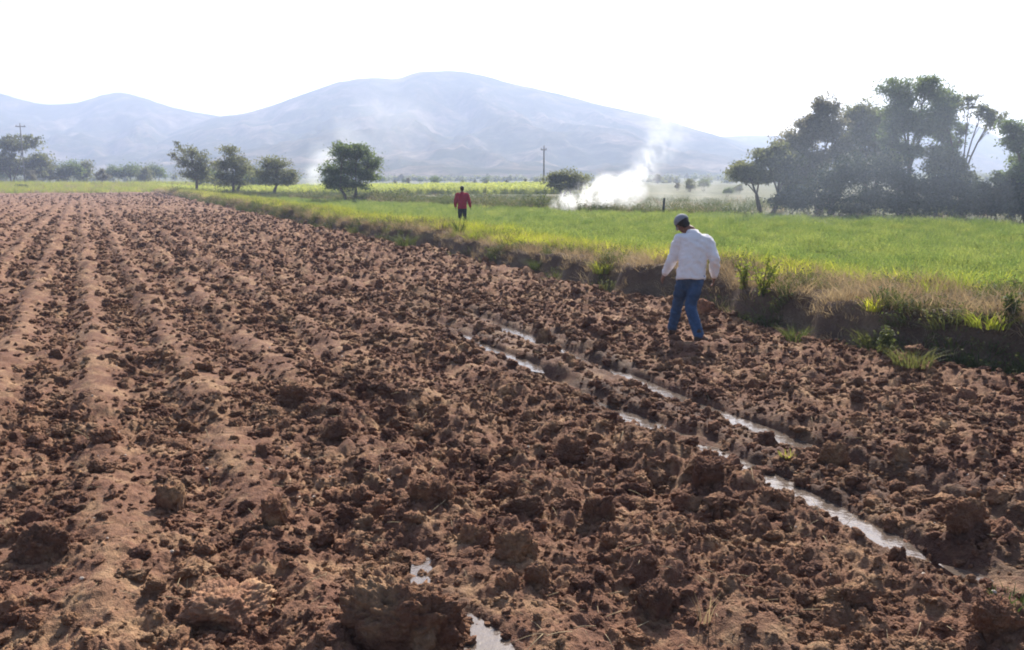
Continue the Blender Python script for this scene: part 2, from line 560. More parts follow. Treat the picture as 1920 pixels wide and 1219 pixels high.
# ------------------------------------------------------------------ mountains
def mountain_mat():
    m, nt, out = new_mat('scrub_hillside')
    L = nt.links
    g = nd(nt, 'ShaderNodeNewGeometry')
    n = noise_node(nt, g.outputs['Position'], 0.017, 8, 0.68, 0.8)
    r = ramp(nt, [(0.34, (0.03, 0.04, 0.022)), (0.48, (0.06, 0.062, 0.04)), (0.58, (0.12, 0.10, 0.075)), (0.70, (0.24, 0.19, 0.145))])
    L.new(n.outputs['Fac'], r.inputs[0])
    n2 = noise_node(nt, g.outputs['Position'], 0.12, 4, 0.7)
    c = mixc(nt, 0.7, r.outputs[0], ramp_on(nt, n2, 0.55, 1.4), 'MULTIPLY')
    b = nd(nt, 'ShaderNodeBsdfPrincipled'); b.inputs['Roughness'].default_value = 1.0
    b.inputs['Specular IOR Level'].default_value = 0.0
    L.new(c, b.inputs['Base Color'])
    L.new(b.outputs[0], out.inputs['Surface'])
    return m
M_MTN = mountain_mat()

def mountain(name, prof, dist, label, seed, foot=0.42, depth=500):
    us = np.array([p[0] for p in prof], float); vs_ = np.array([p[1] for p in prof], float)
    uu = np.linspace(us[0], us[-1], 340)
    # smooth interpolation of the ridge line
    vv = np.interp(uu, us, vs_)
    k = np.hanning(13); k /= k.sum()
    vp = np.pad(vv, 6, mode='edge'); vv = np.convolve(vp, k, 'valid')
    az = np.arctan((uu - 960) / FPX)
    tan_el = (339.0 - vv) / FPX
    rows = np.linspace(0, 1, 70)
    V = []
    for q in rows:
        if q <= 0.62:                       # foot up to ridge
            f = q / 0.62
            rr = dist * (foot + (1 - foot) * f)
            shape = f ** 1.75 * 0.8 + 0.2 * f
        else:
            f = (q - 0.62) / 0.38
            rr = dist + depth * f
            shape = 1 - 1.1 * f ** 1.3
        H = tan_el * dist + CAM_H
        x = np.tan(az) * rr; y = np.full_like(x, rr)
        n = fbm(x / (dist * 0.16), y / (dist * 0.16) * 1.0, seed, 5, 0.55)
        rid = 1 - np.abs(fbm(x / (dist * 0.06), y / (dist * 0.16), seed + 20, 5, 0.6))
        z = H * shape + H * (0.36 * n + 0.60 * (rid - 0.78)) * shape * (1 - shape) * 2.1 + 0.006 * H * fbm(x / 12, y / 12, seed + 9, 3)
        z = z + (q > 0.6) * (q < 0.64) * 0
        V.append(np.stack([x, y, z - 1.0 * (1 - shape)], -1))
    V = np.array(V); a, b, _ = V.shape
    I = np.arange(a * b).reshape(a, b)
    F = np.stack([I[:-1, :-1], I[:-1, 1:], I[1:, 1:], I[1:, :-1]], -1).reshape(-1, 4)
    me = mesh_np(name, V.reshape(-1, 3), F); smooth(me)
    return tag(link(name, me, M_MTN), label, kind='structure')

mountain('mountain', [(100, 330), (220, 300), (330, 252), (420, 222), (470, 217), (520, 203), (570, 185), (640, 162), (690, 153), (730, 154), (757, 156),
         (782, 143), (840, 140), (895, 145), (960, 163), (1040, 180), (1130, 203), (1230, 224), (1300, 246), (1360, 262), (1450, 285), (1600, 320), (1700, 338)],
         1150, 'broad hazy mountain rising behind the fields', 301)
mountain('left_hills', [(-900, 225), (-600, 190), (-300, 150), (-120, 150), (0, 172), (60, 190), (105, 200), (165, 199), (215, 183), (250, 177), (290, 188), (330, 203),
         (380, 214), (430, 222), (520, 232), (640, 262), (760, 300), (860, 335)],
         1330, 'lower hazy hills with a rounded summit on the left', 331, foot=0.5)
mountain('right_hills', [(1060, 338), (1180, 290), (1290, 262), (1380, 256), (1450, 256), (1540, 248), (1650, 232), (1750, 224), (1810, 236), (1850, 258), (1880, 274), (1930, 285), (2050, 280), (2300, 240), (2600, 210), (2900, 260)],
         1400, 'faint hazy hills behind the tall trees', 361, foot=0.5)

# ------------------------------------------------------------------ haze
def haze_box():
    lo = np.array([-1900, -60, -2.4]); hi = np.array([1900, 1980, 175])
    V = [[(lo, hi)[i][0], (lo, hi)[j][1], (lo, hi)[k][2]] for k in (0, 1) for j in (0, 1) for i in (0, 1)]
    F = [[0, 2, 3, 1], [4, 5, 7, 6], [0, 1, 5, 4], [2, 6, 7, 3], [0, 4, 6, 2], [1, 3, 7, 5]]
    me = mesh_np('haze', np.array(V), np.array(F))
    m, nt, out = new_mat('haze_air')
    p = nd(nt, 'ShaderNodeVolumePrincipled')
    p.inputs['Color'].default_value = (0.62, 0.73, 1.0, 1)
    p.inputs['Density'].default_value = 0.00067
    p.inputs['Anisotropy'].default_value = 0.3
    nt.links.new(p.outputs[0], out.inputs['Volume'])
    o = link('haze', me, m)
    tag(o, 'pale blue haze in the air of the valley', kind='stuff')
haze_box()

# ------------------------------------------------------------------ scatter with geometry nodes (only for stuff)
def template(name, me, mat):
    me.materials.clear(); me.materials.append(mat)
    return bpy.data.objects.new(name, me)

def scatter(name, P, rot, scl, pick, templates, label):
    P = np.asarray(P, np.float32)
    me = bpy.data.meshes.new(name)
    me.vertices.add(len(P)); me.vertices.foreach_set('co', P.ravel())
    a = me.attributes.new('rot', 'FLOAT_VECTOR', 'POINT'); a.data.foreach_set('vector', np.asarray(rot, np.float32).ravel())
    a = me.attributes.new('scl', 'FLOAT_VECTOR', 'POINT')
    scl = np.asarray(scl, np.float32)
    if scl.ndim == 1: scl = np.repeat(scl[:, None], 3, 1)
    a.data.foreach_set('vector', scl.ravel())
    a = me.attributes.new('pick', 'INT', 'POINT'); a.data.foreach_set('value', np.asarray(pick, np.int32))
    o = link(name, me)
    ng = bpy.data.node_groups.new(name + '_nodes', 'GeometryNodeTree')
    ng.interface.new_socket('Geometry', in_out='INPUT', socket_type='NodeSocketGeometry')
    ng.interface.new_socket('Geometry', in_out='OUTPUT', socket_type='NodeSocketGeometry')
    N = ng.nodes; L = ng.links
    gi = N.new('NodeGroupInput'); go = N.new('NodeGroupOutput')
    def attr(nm, typ):
        n = N.new('GeometryNodeInputNamedAttribute'); n.data_type = typ; n.inputs['Name'].default_value = nm
        return n.outputs['Attribute']
    ar = attr('rot', 'FLOAT_VECTOR'); asc = attr('scl', 'FLOAT_VECTOR'); ap = attr('pick', 'INT')
    e2r = N.new('FunctionNodeEulerToRotation'); L.new(ar, e2r.inputs[0])
    join = N.new('GeometryNodeJoinGeometry')
    for i, tpl in enumerate(templates):
        cmpn = N.new('FunctionNodeCompare'); cmpn.data_type = 'INT'; cmpn.operation = 'EQUAL'
        L.new(ap, cmpn.inputs[2]); cmpn.inputs[3].default_value = i
        oi = N.new('GeometryNodeObjectInfo'); oi.inputs['Object'].default_value = tpl
        oi.inputs['As Instance'].default_value = True
        ip = N.new('GeometryNodeInstanceOnPoints')
        L.new(gi.outputs[0], ip.inputs['Points']); L.new(cmpn.outputs[0], ip.inputs['Selection'])
        L.new(oi.outputs['Geometry'], ip.inputs['Instance'])
        L.new(e2r.outputs[0], ip.inputs['Rotation']); L.new(asc, ip.inputs['Scale'])
        L.new(ip.outputs[0], join.inputs[0])
    L.new(join.outputs[0], go.inputs[0])
    md = o.modifiers.new('scatter', 'NODES'); md.node_group = ng
    tag(o, label, kind='stuff')
    return o

# ------------------------------------------------------------------ clods of soil
def icosphere(sub):
    t = (1 + 5 ** 0.5) / 2
    V = [(-1, t, 0), (1, t, 0), (-1, -t, 0), (1, -t, 0), (0, -1, t), (0, 1, t), (0, -1, -t), (0, 1, -t), (t, 0, -1), (t, 0, 1), (-t, 0, -1), (-t, 0, 1)]
    V = [Vector(v).normalized() for v in V]
    F = [(0, 11, 5), (0, 5, 1), (0, 1, 7), (0, 7, 10), (0, 10, 11), (1, 5, 9), (5, 11, 4), (11, 10, 2), (10, 7, 6), (7, 1, 8),
         (3, 9, 4), (3, 4, 2), (3, 2, 6), (3, 6, 8), (3, 8, 9), (4, 9, 5), (2, 4, 11), (6, 2, 10), (8, 6, 7), (9, 8, 1)]
    for _ in range(sub):
        cache = {}; G = []
        def mid(a, b):
            k = (min(a, b), max(a, b))
            if k not in cache:
                V.append(((V[a] + V[b]) * 0.5).normalized()); cache[k] = len(V) - 1
            return cache[k]
        for a, b, c in F:
            ab, bc, ca = mid(a, b), mid(b, c), mid(c, a)
            G += [(a, ab, ca), (b, bc, ab), (c, ca, bc), (ab, bc, ca)]
        F = G
    return V, F
ICO = {k: icosphere(k) for k in (2, 3, 4, 5)}

def clod_mesh(seed, sub=3, dims=(1, 1, 1), block=0.5, rough=1.0, sq=1.0):
    """a lump of broken earth about 1 across: cut faces, crumbly surface"""
    rnd = random.Random(seed)
    V, F = ICO[sub]
    off = Vector((rnd.uniform(-50, 50), rnd.uniform(-50, 50), rnd.uniform(-50, 50)))
    planes = []
    for _ in range(7):
        n = Vector((rnd.gauss(0, 1), rnd.gauss(0, 1), rnd.gauss(0, 1))).normalized()
        planes.append((n, rnd.uniform(0.55, 0.85)))
    P = []
    for v in V:
        p = Vector([math.copysign(abs(c) ** sq, c) for c in v]) * (0.87 if sq < 1 else 1)
        for n, d in planes:
            e = p.dot(n) - d
            if e > 0: p -= n * e * block * 1.5
        q = p * 1.3 + off
        k = 1 + rough * (0.34 * mnoise.noise(q) + 0.20 * mnoise.noise(q * 2.3) + 0.20 * (abs(mnoise.noise(q * 4.1)) - 0.2) + 0.15 * (abs(mnoise.noise(q * 8.3)) - 0.2) + 0.09 * mnoise.noise(q * 17) + 0.22 * (0.42 - mnoise.voronoi(q * 2.6)[0][0]) + 0.13 * (0.42 - mnoise.voronoi(q * 6.0)[0][0]) + (0.07 * (0.42 - mnoise.voronoi(q * 13.0)[0][0]) if sub > 4 else 0))
        p = p * k
        P.append((p.x * dims[0] * 0.5, p.y * dims[1] * 0.5, p.z * dims[2] * 0.5))
    me = mesh_np('soil_clod', np.array(P), np.array(F)); smooth(me)
    return me

rng = np.random.default_rng(5)
CLOD_TPL = [clod_mesh(900 + i, 4 if i < 8 else 3, (1, rng.uniform(0.65, 1.0), rng.uniform(0.55, 0.85)), 0.6) for i in range(16)]
for me in CLOD_TPL:
    me.materials.clear(); me.materials.append(M_CLOD)

def clod_points():
    P = []; S = []
    # rings of distance with growing smallest size
    for (r0, r1, n, smin, smax) in ((2.2, 5, 22000, 0.015, 0.15), (5, 9, 34000, 0.022, 0.19), (9, 16, 36000, 0.034, 0.20), (16, 30, 38000, 0.05, 0.21), (30, 60, 52000, 0.075, 0.24), (60, 160, 50000, 0.12, 0.28)):
        r = np.sqrt(rng.uniform(r0 ** 2, r1 ** 2, n)); th_ = rng.uniform(R(-44), R(44), n)
        x = r * np.sin(th_); y = r * np.cos(th_)
        u = rng.uniform(0, 1, n)
        a = 2.2
        size = (smin ** -a - u * (smin ** -a - smax ** -a)) ** (-1 / a)
        s, t = st(x, y)
        fur_w = (1 - sstep(2.0, 7.4, t)) * (0.72 + 0.28 * sstep(3, 11, s))
        fur = np.cos((t + 0.07 * fbm(s / 2.2, t / 1.5, 5, 3)) / 0.92 * 2 * np.pi)
        keep = 0.48 + 0.40 * sstep(0, 4.5, t) - 0.42 * fur * fur_w
        keep = keep * np.clip(0.75 + 0.75 * fbm(x / 0.75, y / 0.75, 21, 2) + 0.5 * (vnoise(x / 1.1, y / 1.1, 41) - 0.5), 0.25, 1.5) * (1 - 0.92 * track_mask(s, t)) * (1 - 0.9 * np.exp(-(((x - 2.4) / 0.5) ** 2 + ((y - 11.0) / 0.8) ** 2)))
        tbv = bank_base(s)
        ok = (rng.uniform(0, 1, n) < keep) & (t < tbv - 0.1) & (t > -50)
        P.append(np.stack([x, y], -1)[ok]); S.append(size[ok])
    P = np.vstack(P); S = np.concatenate(S)
    Z = terrain(P[:, 0], P[:, 1])
    return P, Z, S
CP, CZ, CS = clod_points()

# clods the photograph shows apart from the others: (u, v, width px, height px, depth/width, blockiness, label)
HERO = [
    (1232, 1098, 66, 62, 0.9, 0.9, 'square-cut dark clod with a flat lit top, lower right of centre'),
    (742, 1140, 255, 170, 0.5, 0.5, 'biggest dark clod, lying at the bottom edge beside the thin puddle'),
    (400, 1140, 180, 80, 0.9, 0.35, 'broad pale flat-topped clod at the bottom left'),
    (1436, 850, 62, 40, 0.8, 0.9, 'dark square clod standing in the muddy wheel track'),
    (1368, 874, 70, 42, 0.8, 0.6, 'tan wedge-shaped clod left of the muddy wheel track'),
    (1072, 824, 76, 62, 0.8, 0.5, 'tall dark clod in the middle of the field'),
    (1332, 905, 66, 56, 0.8, 0.8, 'pointed dark clod just below the muddy track'),
    (1126, 960, 66, 46, 0.8, 0.7, 'dark rounded clod with a pale rim near the field centre'),
    (312, 915, 52, 56, 0.8, 0.6, 'upright dark clod on the left furrow ridge'),
    (510, 955, 56, 56, 0.8, 0.7, 'dark clod with a pointed top in the left furrow'),
    (805, 935, 86, 54, 0.8, 0.6, 'reddish dark clod between the furrows and centre'),
    (980, 945, 90, 60, 0.7, 0.7, 'long dark clod with a sloping tan side'),
    (545, 732, 92, 46, 0.8, 0.5, 'dark hollow clod heap left of centre'),
    (60, 1015, 110, 76, 0.7, 0.5, 'large dark clod at the left edge of the frame'),
    (1608, 1105, 100, 52, 0.6, 0.8, 'long wedge clod with a lit upper face at the lower right'),
    (1890, 1180, 96, 72, 0.8, 0.5, 'rounded reddish clod in the bottom right corner'),
    (1570, 848, 66, 56, 0.8, 0.5, 'dark clod right of the muddy track'),
    (1700, 840, 56, 44, 0.8, 0.5, 'round clod right of centre with fissured face'),
    (1730, 888, 58, 32, 0.8, 0.8, 'flat low clod with a dark front on the right'),
    (960, 1025, 100, 60, 0.7, 0.5, 'wide reddish clod above the thin puddle'),
    (1010, 1075, 46, 48, 0.8, 0.5, 'small egg-shaped clod beside the wide reddish clod'),
    (890, 1000, 66, 48, 0.8, 0.5, 'dark clod left of the wide reddish clod'),
    (630, 800, 66, 46, 0.8, 0.5, 'dark clod right of the hollow clod heap'),
    (1820, 985, 90, 56, 0.7, 0.5, 'dark clod on the right with pale soil beside it'),
    (1816, 735, 34, 26, 0.8, 0.6, 'small pinkish pale clod near the bank on the right'),
    (1020, 612, 36, 36, 0.8, 0.5, 'dark upright clod beyond the far end of the puddles'),
    (1465, 880, 40, 26, 0.8, 0.6, 'wet dark clod lying in the puddle'),
    (1690, 1035, 36, 44, 0.8, 0.6, 'small upright clod in the right foreground'),
    (1320, 594, 30, 30, 0.8, 0.6, 'pale flat-sided clod just right of the walking man in white'),
]
hero_xy = []
for k, (u, v, wpx, hpx, dr_, blk, lab) in enumerate(HERO):
    g0 = pixg(u, v + hpx * 0.5, 0.02)
    dist = math.hypot(g0.y, CAM_H)
    w = wpx / FPX * dist; h = hpx / FPX * dist * 1.25
    me = clod_mesh(4000 + k * 7, 5 if wpx > 60 else 4, (w * 1.0, w * dr_ * 1.0, h * 1.1), blk if blk < 0.6 else 0.25, 0.9, 0.8 if blk < 0.6 else 0.55)
    o = link('soil_clod', me, M_CLODPALE if 'pale flat' in lab or 'pinkish' in lab else M_CLOD)
    zc = gz(g0.x, g0.y + w * dr_ * 0.5)
    o.location = (g0.x, g0.y + w * dr_ * 0.45, zc + h * 0.16)
    o.rotation_euler = (rng.uniform(-0.12, 0.12), rng.uniform(-0.12, 0.12), rng.uniform(-0.3, 0.3))
    tag(o, lab, 'clod', 'clods of soil on the ploughed field')
    hero_xy.append((g0.x, g0.y + w * dr_ * 0.45, w * 0.65))
for hx, hy, hr in hero_xy:
    ok = (np.hypot(CP[:, 0] - hx, CP[:, 1] - hy) > hr) | (CS < 0.06)
    CP, CZ, CS = CP[ok], CZ[ok], CS[ok]
# crumbs banked round the named clods
ex = []; es = []
for hx, hy, hr in hero_xy:
    n = int(26 + 130 * hr)
    a = rng.uniform(0, 6.28, n); rr_ = hr * (0.62 + 0.65 * rng.uniform(0, 1, n) ** 1.6)
    ex.append(np.stack([hx + np.cos(a) * rr_, hy + np.sin(a) * rr_ * 0.9], -1)); es.append(rng.uniform(0.02, 0.06, n) * (0.5 + 1.2 * hr))
ex = np.vstack(ex); es = np.concatenate(es)
CP = np.vstack([CP, ex]); CS = np.concatenate([CS, es]); CZ = np.concatenate([CZ, terrain(ex[:, 0], ex[:, 1])])

cr = np.hypot(CP[:, 0], CP[:, 1])
inview = (np.abs(CP[:, 0] / CP[:, 1]) < 0.58) & (CP[:, 1] > 3.6)
score = np.where(inview, CS / cr, 0)
order = np.argsort(-score)
N_SOLO = 255
CROT = np.stack([rng.uniform(-0.5, 0.5, len(CP)), rng.uniform(-0.5, 0.5, len(CP)), rng.uniform(0, 6.28, len(CP))], -1)
solo = []
HERO_NAME = ['square-cut dark clod', 'biggest dark clod', 'broad pale flat-topped clod', 'dark square clod in the track', 'tan wedge-shaped clod', 'tall dark clod in mid-field',
    'pointed dark clod below the track', 'pale-rimmed dark clod', 'upright dark clod on the left ridge', 'pointed clod in the left furrow', 'reddish dark clod', 'long clod with tan side',
    'hollow clod heap', 'large dark clod at the left edge', 'long wedge clod', 'reddish clod in the bottom right corner', 'dark clod right of the track', 'fissured round clod', 'flat low clod',
    'wide reddish clod', 'small egg-shaped clod', 'dark clod left of the wide reddish clod', 'dark clod beside the clod heap', 'dark clod with pale soil beside it', 'small pinkish clod',
    'dark upright clod beyond the puddles', 'wet clod in the puddle', 'small upright clod in the right foreground', 'pale clod by the walking man']
for n_, i in enumerate(order[:N_SOLO]):
    o = bpy.data.objects.new('soil_clod', CLOD_TPL[int(rng.integers(0, 8))])
    COL.objects.link(o)
    s_ = float(CS[i]) * 1.15
    o.location = (CP[i, 0], CP[i, 1], CZ[i] + s_ * 0.03)
    o.rotation_euler = CROT[i]
    o.scale = (s_, s_, s_)
    solo.append((o, CP[i, 0], CP[i, 1], float(CS[i])))
ORD = ['first', 'second', 'third', 'fourth', 'fifth', 'sixth', 'seventh', 'eighth', 'ninth', 'tenth', 'eleventh', 'twelfth', 'thirteenth', 'fourteenth', 'fifteenth', 'sixteenth', 'seventeenth', 'eighteenth', 'nineteenth', 'twentieth', 'twenty-first', 'twenty-second', 'twenty-third', 'twenty-fourth', 'twenty-fifth']
cells = {}
for o, x_, y_, s_ in solo:
    j = min(range(len(hero_xy)), key=lambda q: math.hypot(hero_xy[q][0] - x_, hero_xy[q][1] - y_) / (hero_xy[q][1] + 2))
    hx, hy, _ = hero_xy[j]
    du = x_ / y_ - hx / hy; dv = (y_ - hy) * 2.05 / (y_ * hy)
    way = ('right of' if du > 0 else 'left of') if abs(du) > abs(dv) else ('above' if dv > 0 else 'below')
    cells.setdefault((j, way), []).append((math.hypot(du, dv), o))
for (j, way), lst in cells.items():
    lst.sort(key=lambda q: q[0])
    nm = HERO_NAME[j]
    for q, (_, o) in enumerate(lst):
        tag(o, ('brown clod next %s the %s' % (way, nm)) if q == 0 else ('%s brown clod out %s the %s' % (ORD[min(q, 24)], way, nm)), 'clod', 'loose soil clods on the ploughed field')
rest = order[N_SOLO:]
tpl_objs = [template('clod_template', me, M_CLOD) for me in CLOD_TPL]
Pz = np.stack([CP[rest, 0], CP[rest, 1], CZ[rest] + CS[rest] * 0.05], -1)
scatter('small_clods', Pz, CROT[rest], CS[rest] * 1.15, rng.integers(0, 16, len(rest)), tpl_objs, 'countless small crumbs and clods of brown soil over the ploughed field')

# ------------------------------------------------------------------ puddles
def water_mat():
    m, nt, out = new_mat('muddy_water')
    L = nt.links
    b = nd(nt, 'ShaderNodeBsdfPrincipled')
    b.inputs['Base Color'].default_value = (0.10, 0.075, 0.06, 1)
    b.inputs['Roughness'].default_value = 0.10
    b.inputs['Specular IOR Level'].default_value = 1.0
    b.inputs['IOR'].default_value = 1.5
    g = nd(nt, 'ShaderNodeNewGeometry')
    n = noise_node(nt, g.outputs['Position'], 11, 4, 0.6)
    bp = nd(nt, 'ShaderNodeBump', i_Strength=0.35, i_Distance=0.02)
    L.new(n.outputs['Fac'], bp.inputs['Height']); L.new(bp.outputs[0], b.inputs['Normal'])
    L.new(b.outputs[0], out.inputs['Surface'])
    return m
M_WATER = water_mat()
def puddle(which, s0, s1, wid, z0, label):
    S = np.concatenate([[s0], np.linspace(s0 + 0.01, s1 - 0.01, 58), [s1]]); V = []
    for s in S:
        for k in (-1, -0.33, 0.33, 1):
            e = min(s - s0, s1 - s)
            t = float(track_t(np.array([s]), which)[0]) + k * wid * min(1.0, 0.02 + e / 0.8)
            x, y = xy(s, t)
            V.append((x, y, z0))
    F = [(i * 4 + j, i * 4 + j + 1, (i + 1) * 4 + j + 1, (i + 1) * 4 + j) for i in range(59) for j in range(3)]
    tag(link('puddle', mesh_np('puddle', np.array(V), np.array(F)), M_WATER), label, kind='structure')
puddle(0, 0.4, 2.95, 0.30, -0.062, 'shallow puddle in the left wheel track running to the right edge')
puddle(0, 3.0, 6.9, 0.34, -0.077, 'shallow puddle shining in the nearer stretch of the left wheel track')
puddle(0, 8.2, 12.2, 0.34, -0.070, 'shallow puddle shining in the far stretch of the left wheel track')
puddle(1, 4.6, 8.0, 0.30, -0.080, 'broken puddle shining in the right wheel track')
puddle(1, 8.6, 12.6, 0.30, -0.070, 'far broken puddle in the right wheel track')
puddle(2, 2.4, 4.4, 0.26, -0.046, 'thin puddle running to the bottom edge beside the biggest clod')

def straw_mesh(seed):
    rn = np.random.default_rng(seed); S = Soup()
    pts = [Vector((f - 0.5, 0.10 * math.sin(f * 2.5 + seed), 0.05 * math.sin(f * 3.1))) for f in np.linspace(0, 1, 5)]
    tube(S, pts, [0.011] * 5, 4)
    return S.mesh('straw')
M_STRAW = plain_mat('straw', (0.34, 0.26, 0.15), 0.8, 0.3, 3)
M_STONE = plain_mat('pale_stone', (0.40, 0.33, 0.27), 0.9, 0.25, 3)
rs_ = np.random.default_rng(44)
n = 1100
r_ = 3 + 14 * rs_.uniform(0, 1, n) ** 1.5; th2 = rs_.uniform(R(-42), R(42), n)
x = r_ * np.sin(th2); y = r_ * np.cos(th2); s_, t_ = st(x, y); ok = t_ < bank_base(s_) - 0.2; x, y = x[ok], y[ok]; n = len(x)
scatter('straw_bits', np.stack([x, y, terrain(x, y) + 0.012], -1), np.stack([rs_.normal(0, .35, n), rs_.normal(0, .35, n), rs_.uniform(0, 6.28, n)], -1), rs_.uniform(0.06, 0.17, n), np.zeros(n, int),
        [template('straw_template', straw_mesh(2), M_STRAW)], 'bits of pale straw strewn over the ploughed soil')
n = 260
r_ = 4.4 + 16 * rs_.uniform(0, 1, n) ** 1.3; th2 = rs_.uniform(R(-42), R(42), n)
x = r_ * np.sin(th2); y = r_ * np.cos(th2); s_, t_ = st(x, y); ok = t_ < bank_base(s_) - 0.2; x, y = x[ok], y[ok]; n = len(x)
scatter('pale_pebbles', np.stack([x, y, terrain(x, y) + 0.008], -1), np.stack([rs_.normal(0, .35, n), rs_.normal(0, .35, n), rs_.uniform(0, 6.28, n)], -1), rs_.uniform(0.010, 0.034, n), np.zeros(n, int),
        [template('pebble_template', clod_mesh(77, 2, (1, .8, .6), 0.4, 0.5), M_STONE)], 'tiny pale pebbles dotted over the ploughed soil')

# ------------------------------------------------------------------ grass, crop and flowers
def blade_clump(seed, n, h, spread, w, bend=0.35, leafy=0.0, segs=2):
    rnd = np.random.default_rng(seed)
    S = Soup()
    for _ in range(n):
        a = rnd.uniform(0, 6.28); rad = spread * math.sqrt(rnd.uniform(0, 1))
        bx, by = rad * math.cos(a), rad * math.sin(a)
        hh = h * rnd.uniform(0.55, 1.1); ww = w * rnd.uniform(0.6, 1.3)
        d = a + rnd.normal(0, 0.7); bd = hh * bend * rnd.uniform(0.2, 1.5)
        fa = rnd.uniform(0, 3.14); fx, fy = math.cos(fa) * ww / 2, math.sin(fa) * ww / 2
        V = []; 
        for k in range(segs + 1):
            f = k / segs
            cx = bx + math.cos(d) * bd * f * f; cy_ = by + math.sin(d) * bd * f * f; cz = hh * (f - 0.18 * bend * f * f)
            tw = 1 - 0.85 * f ** 1.5
            V += [(cx - fx * tw, cy_ - fy * tw, cz), (cx + fx * tw, cy_ + fy * tw, cz)]
        S.add(V, [(2 * k, 2 * k + 1, 2 * k + 3, 2 * k + 2) for k in range(segs)])
        if leafy:
            for q in range(int(leafy)):
                f = rnd.uniform(0.35, 1.0)
                c = Vector((bx + math.cos(d) * bd * f * f, by + math.sin(d) * bd * f * f, hh * f))
                S.add(*leaf_quad(c, rnd, w * 3.2))
    return S.mesh('clump')

def leaf_quad(c, rnd, size, el=0.5):
    n = Vector((rnd.normal(), rnd.normal(), rnd.normal() + 0.4)).normalized()
    a = n.cross(Vector((rnd.normal(), rnd.normal(), rnd.normal()))).normalized()
    b = n.cross(a)
    l = size * rnd.uniform(0.6, 1.3) * 0.5
    a = a * l; b = b * l * el
    return [c - a, c + b, c + a, c - b], [(0, 1, 2, 3)]

M_CROP = leaf_mat('crop_leaf', [(0.08, 0.135, 0.05), (0.155, 0.21, 0.078), (0.26, 0.29, 0.11)], 0.55, (1.45, 1.4, 0.8), True, True, 0.7, 0.6)
M_LUSH = leaf_mat('verge_grass', [(0.14, 0.19, 0.05), (0.22, 0.26, 0.07), (0.32, 0.32, 0.10)], 0.55, (1.6, 1.5, 0.6), True, True)
M_BRIGHT = leaf_mat('sunlit_grass', [(0.28, 0.33, 0.06), (0.38, 0.41, 0.08), (0.46, 0.45, 0.11)], 0.6, (1.5, 1.4, 0.6), True, True)  # backlit sun glow put into the leaf colours, brighter than verge grass
M_WEEDLEAF = leaf_mat('weed_leaf', [(0.12, 0.15, 0.04), (0.18, 0.21, 0.05), (0.26, 0.27, 0.08)], 0.5, (1.4, 1.4, 0.7))
M_DRY = leaf_mat('dry_grass', [(0.20, 0.15, 0.10), (0.31, 0.245, 0.16), (0.42, 0.34, 0.22)], 0.35, (1.2, 1.1, 0.9), True, True)
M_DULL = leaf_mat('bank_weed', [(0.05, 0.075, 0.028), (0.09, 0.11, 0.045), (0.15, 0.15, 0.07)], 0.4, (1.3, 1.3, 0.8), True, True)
M_FLOWER = leaf_mat('yellow_flower', [(0.30, 0.35, 0.13), (0.42, 0.45, 0.17), (0.52, 0.52, 0.22)], 0.45, (1.2, 1.2, 0.6), True, True)

crop_t = [template('crop_template', blade_clump(20 + i, 46, 0.30, 0.21, 0.012, 0.4, 2), M_CROP) for i in range(4)]
lush_t = [template('verge_template', blade_clump(40 + i, 44, 0.30, 0.16, 0.011, 0.7), M_LUSH) for i in range(3)]
bright_t = [template('sunlit_template', blade_clump(45 + i, 44, 0.26, 0.18, 0.012, 0.8), M_BRIGHT) for i in range(2)]
dry_t = [template('dry_template', blade_clump(50 + i, 34, 0.22, 0.17, 0.011, 1.1), M_DRY) for i in range(3)]
dull_t = [template('weed_template', blade_clump(60 + i, 34, 0.20, 0.16, 0.011, 0.9, 2), M_DULL) for i in range(3)]

def cloud(n, s0, s1, fn_keep, seed, dens_pow=1.0):
    rg = np.random.default_rng(seed)
    return rg

def crop_points():
    rg = np.random.default_rng(11)
    P = []; S = []
    for (d0, d1, per, sc) in ((0, 22, 17, 0.8), (22, 40, 9, 1.0), (40, 75, 4, 1.35), (75, 180, 1.3, 2.0)):
        # sample in x,y
        x0, x1 = -90, 60; y0, y1 = max(d0 * 0.6, 2), d1
        n = int((x1 - x0) * (y1 - y0) * per)
        x = rg.uniform(x0, x1, n); y = rg.uniform(y0, y1, n)
        r = np.hypot(x, y); s, t = st(x, y)
        tb = bank_base(s)
        soft = 1.9 + 0.5 * fbm(s / 2.5, t * 0, 43, 2)
        ok = (r >= d0) & (r < d1) & (t > tb + soft) & (t < crop_edge(s)) & (s < FIELD_END - 2) & (np.abs(x) < y * 0.72 + 3)
        ok &= rg.uniform(0, 1, n) < 0.55 + 0.9 * vnoise(x / 1.3, y / 1.3, 47)
        P.append(np.stack([x, y], -1)[ok]); S.append(np.full(ok.sum(), sc))
    P = np.vstack(P); S = np.concatenate(S)
    return P, S, rg
P, S, rg = crop_points()
Z = terrain(P[:, 0], P[:, 1])
hv = 0.72 + 0.85 * fbm(P[:, 0] / 1.3, P[:, 1] / 2.2, 49, 3) + 0.35 * rg.uniform(0, 1, len(P))
scatter('green_crop', np.stack([P[:, 0], P[:, 1], Z - 0.01], -1), np.stack([rg.normal(0, .12, len(P)), rg.normal(0, .12, len(P)), rg.uniform(0, 6.28, len(P))], -1),
        np.stack([S, S, np.clip(hv, 0.35, 1.6)], -1), rg.integers(0, 4, len(P)), crop_t, 'knee-high green crop filling the field beyond the bank')

def bank_points(n, s0, s1, d0, d1, seed, smin):
    rg = np.random.default_rng(seed)
    u = rg.uniform(0, 1, n)
    s = s0 + (s1 - s0) * u ** 1.7
    d = rg.uniform(d0, d1, n)
    t = bank_base(s) + d
    x, y = xy(s, t)
    return x, y, s, d, rg

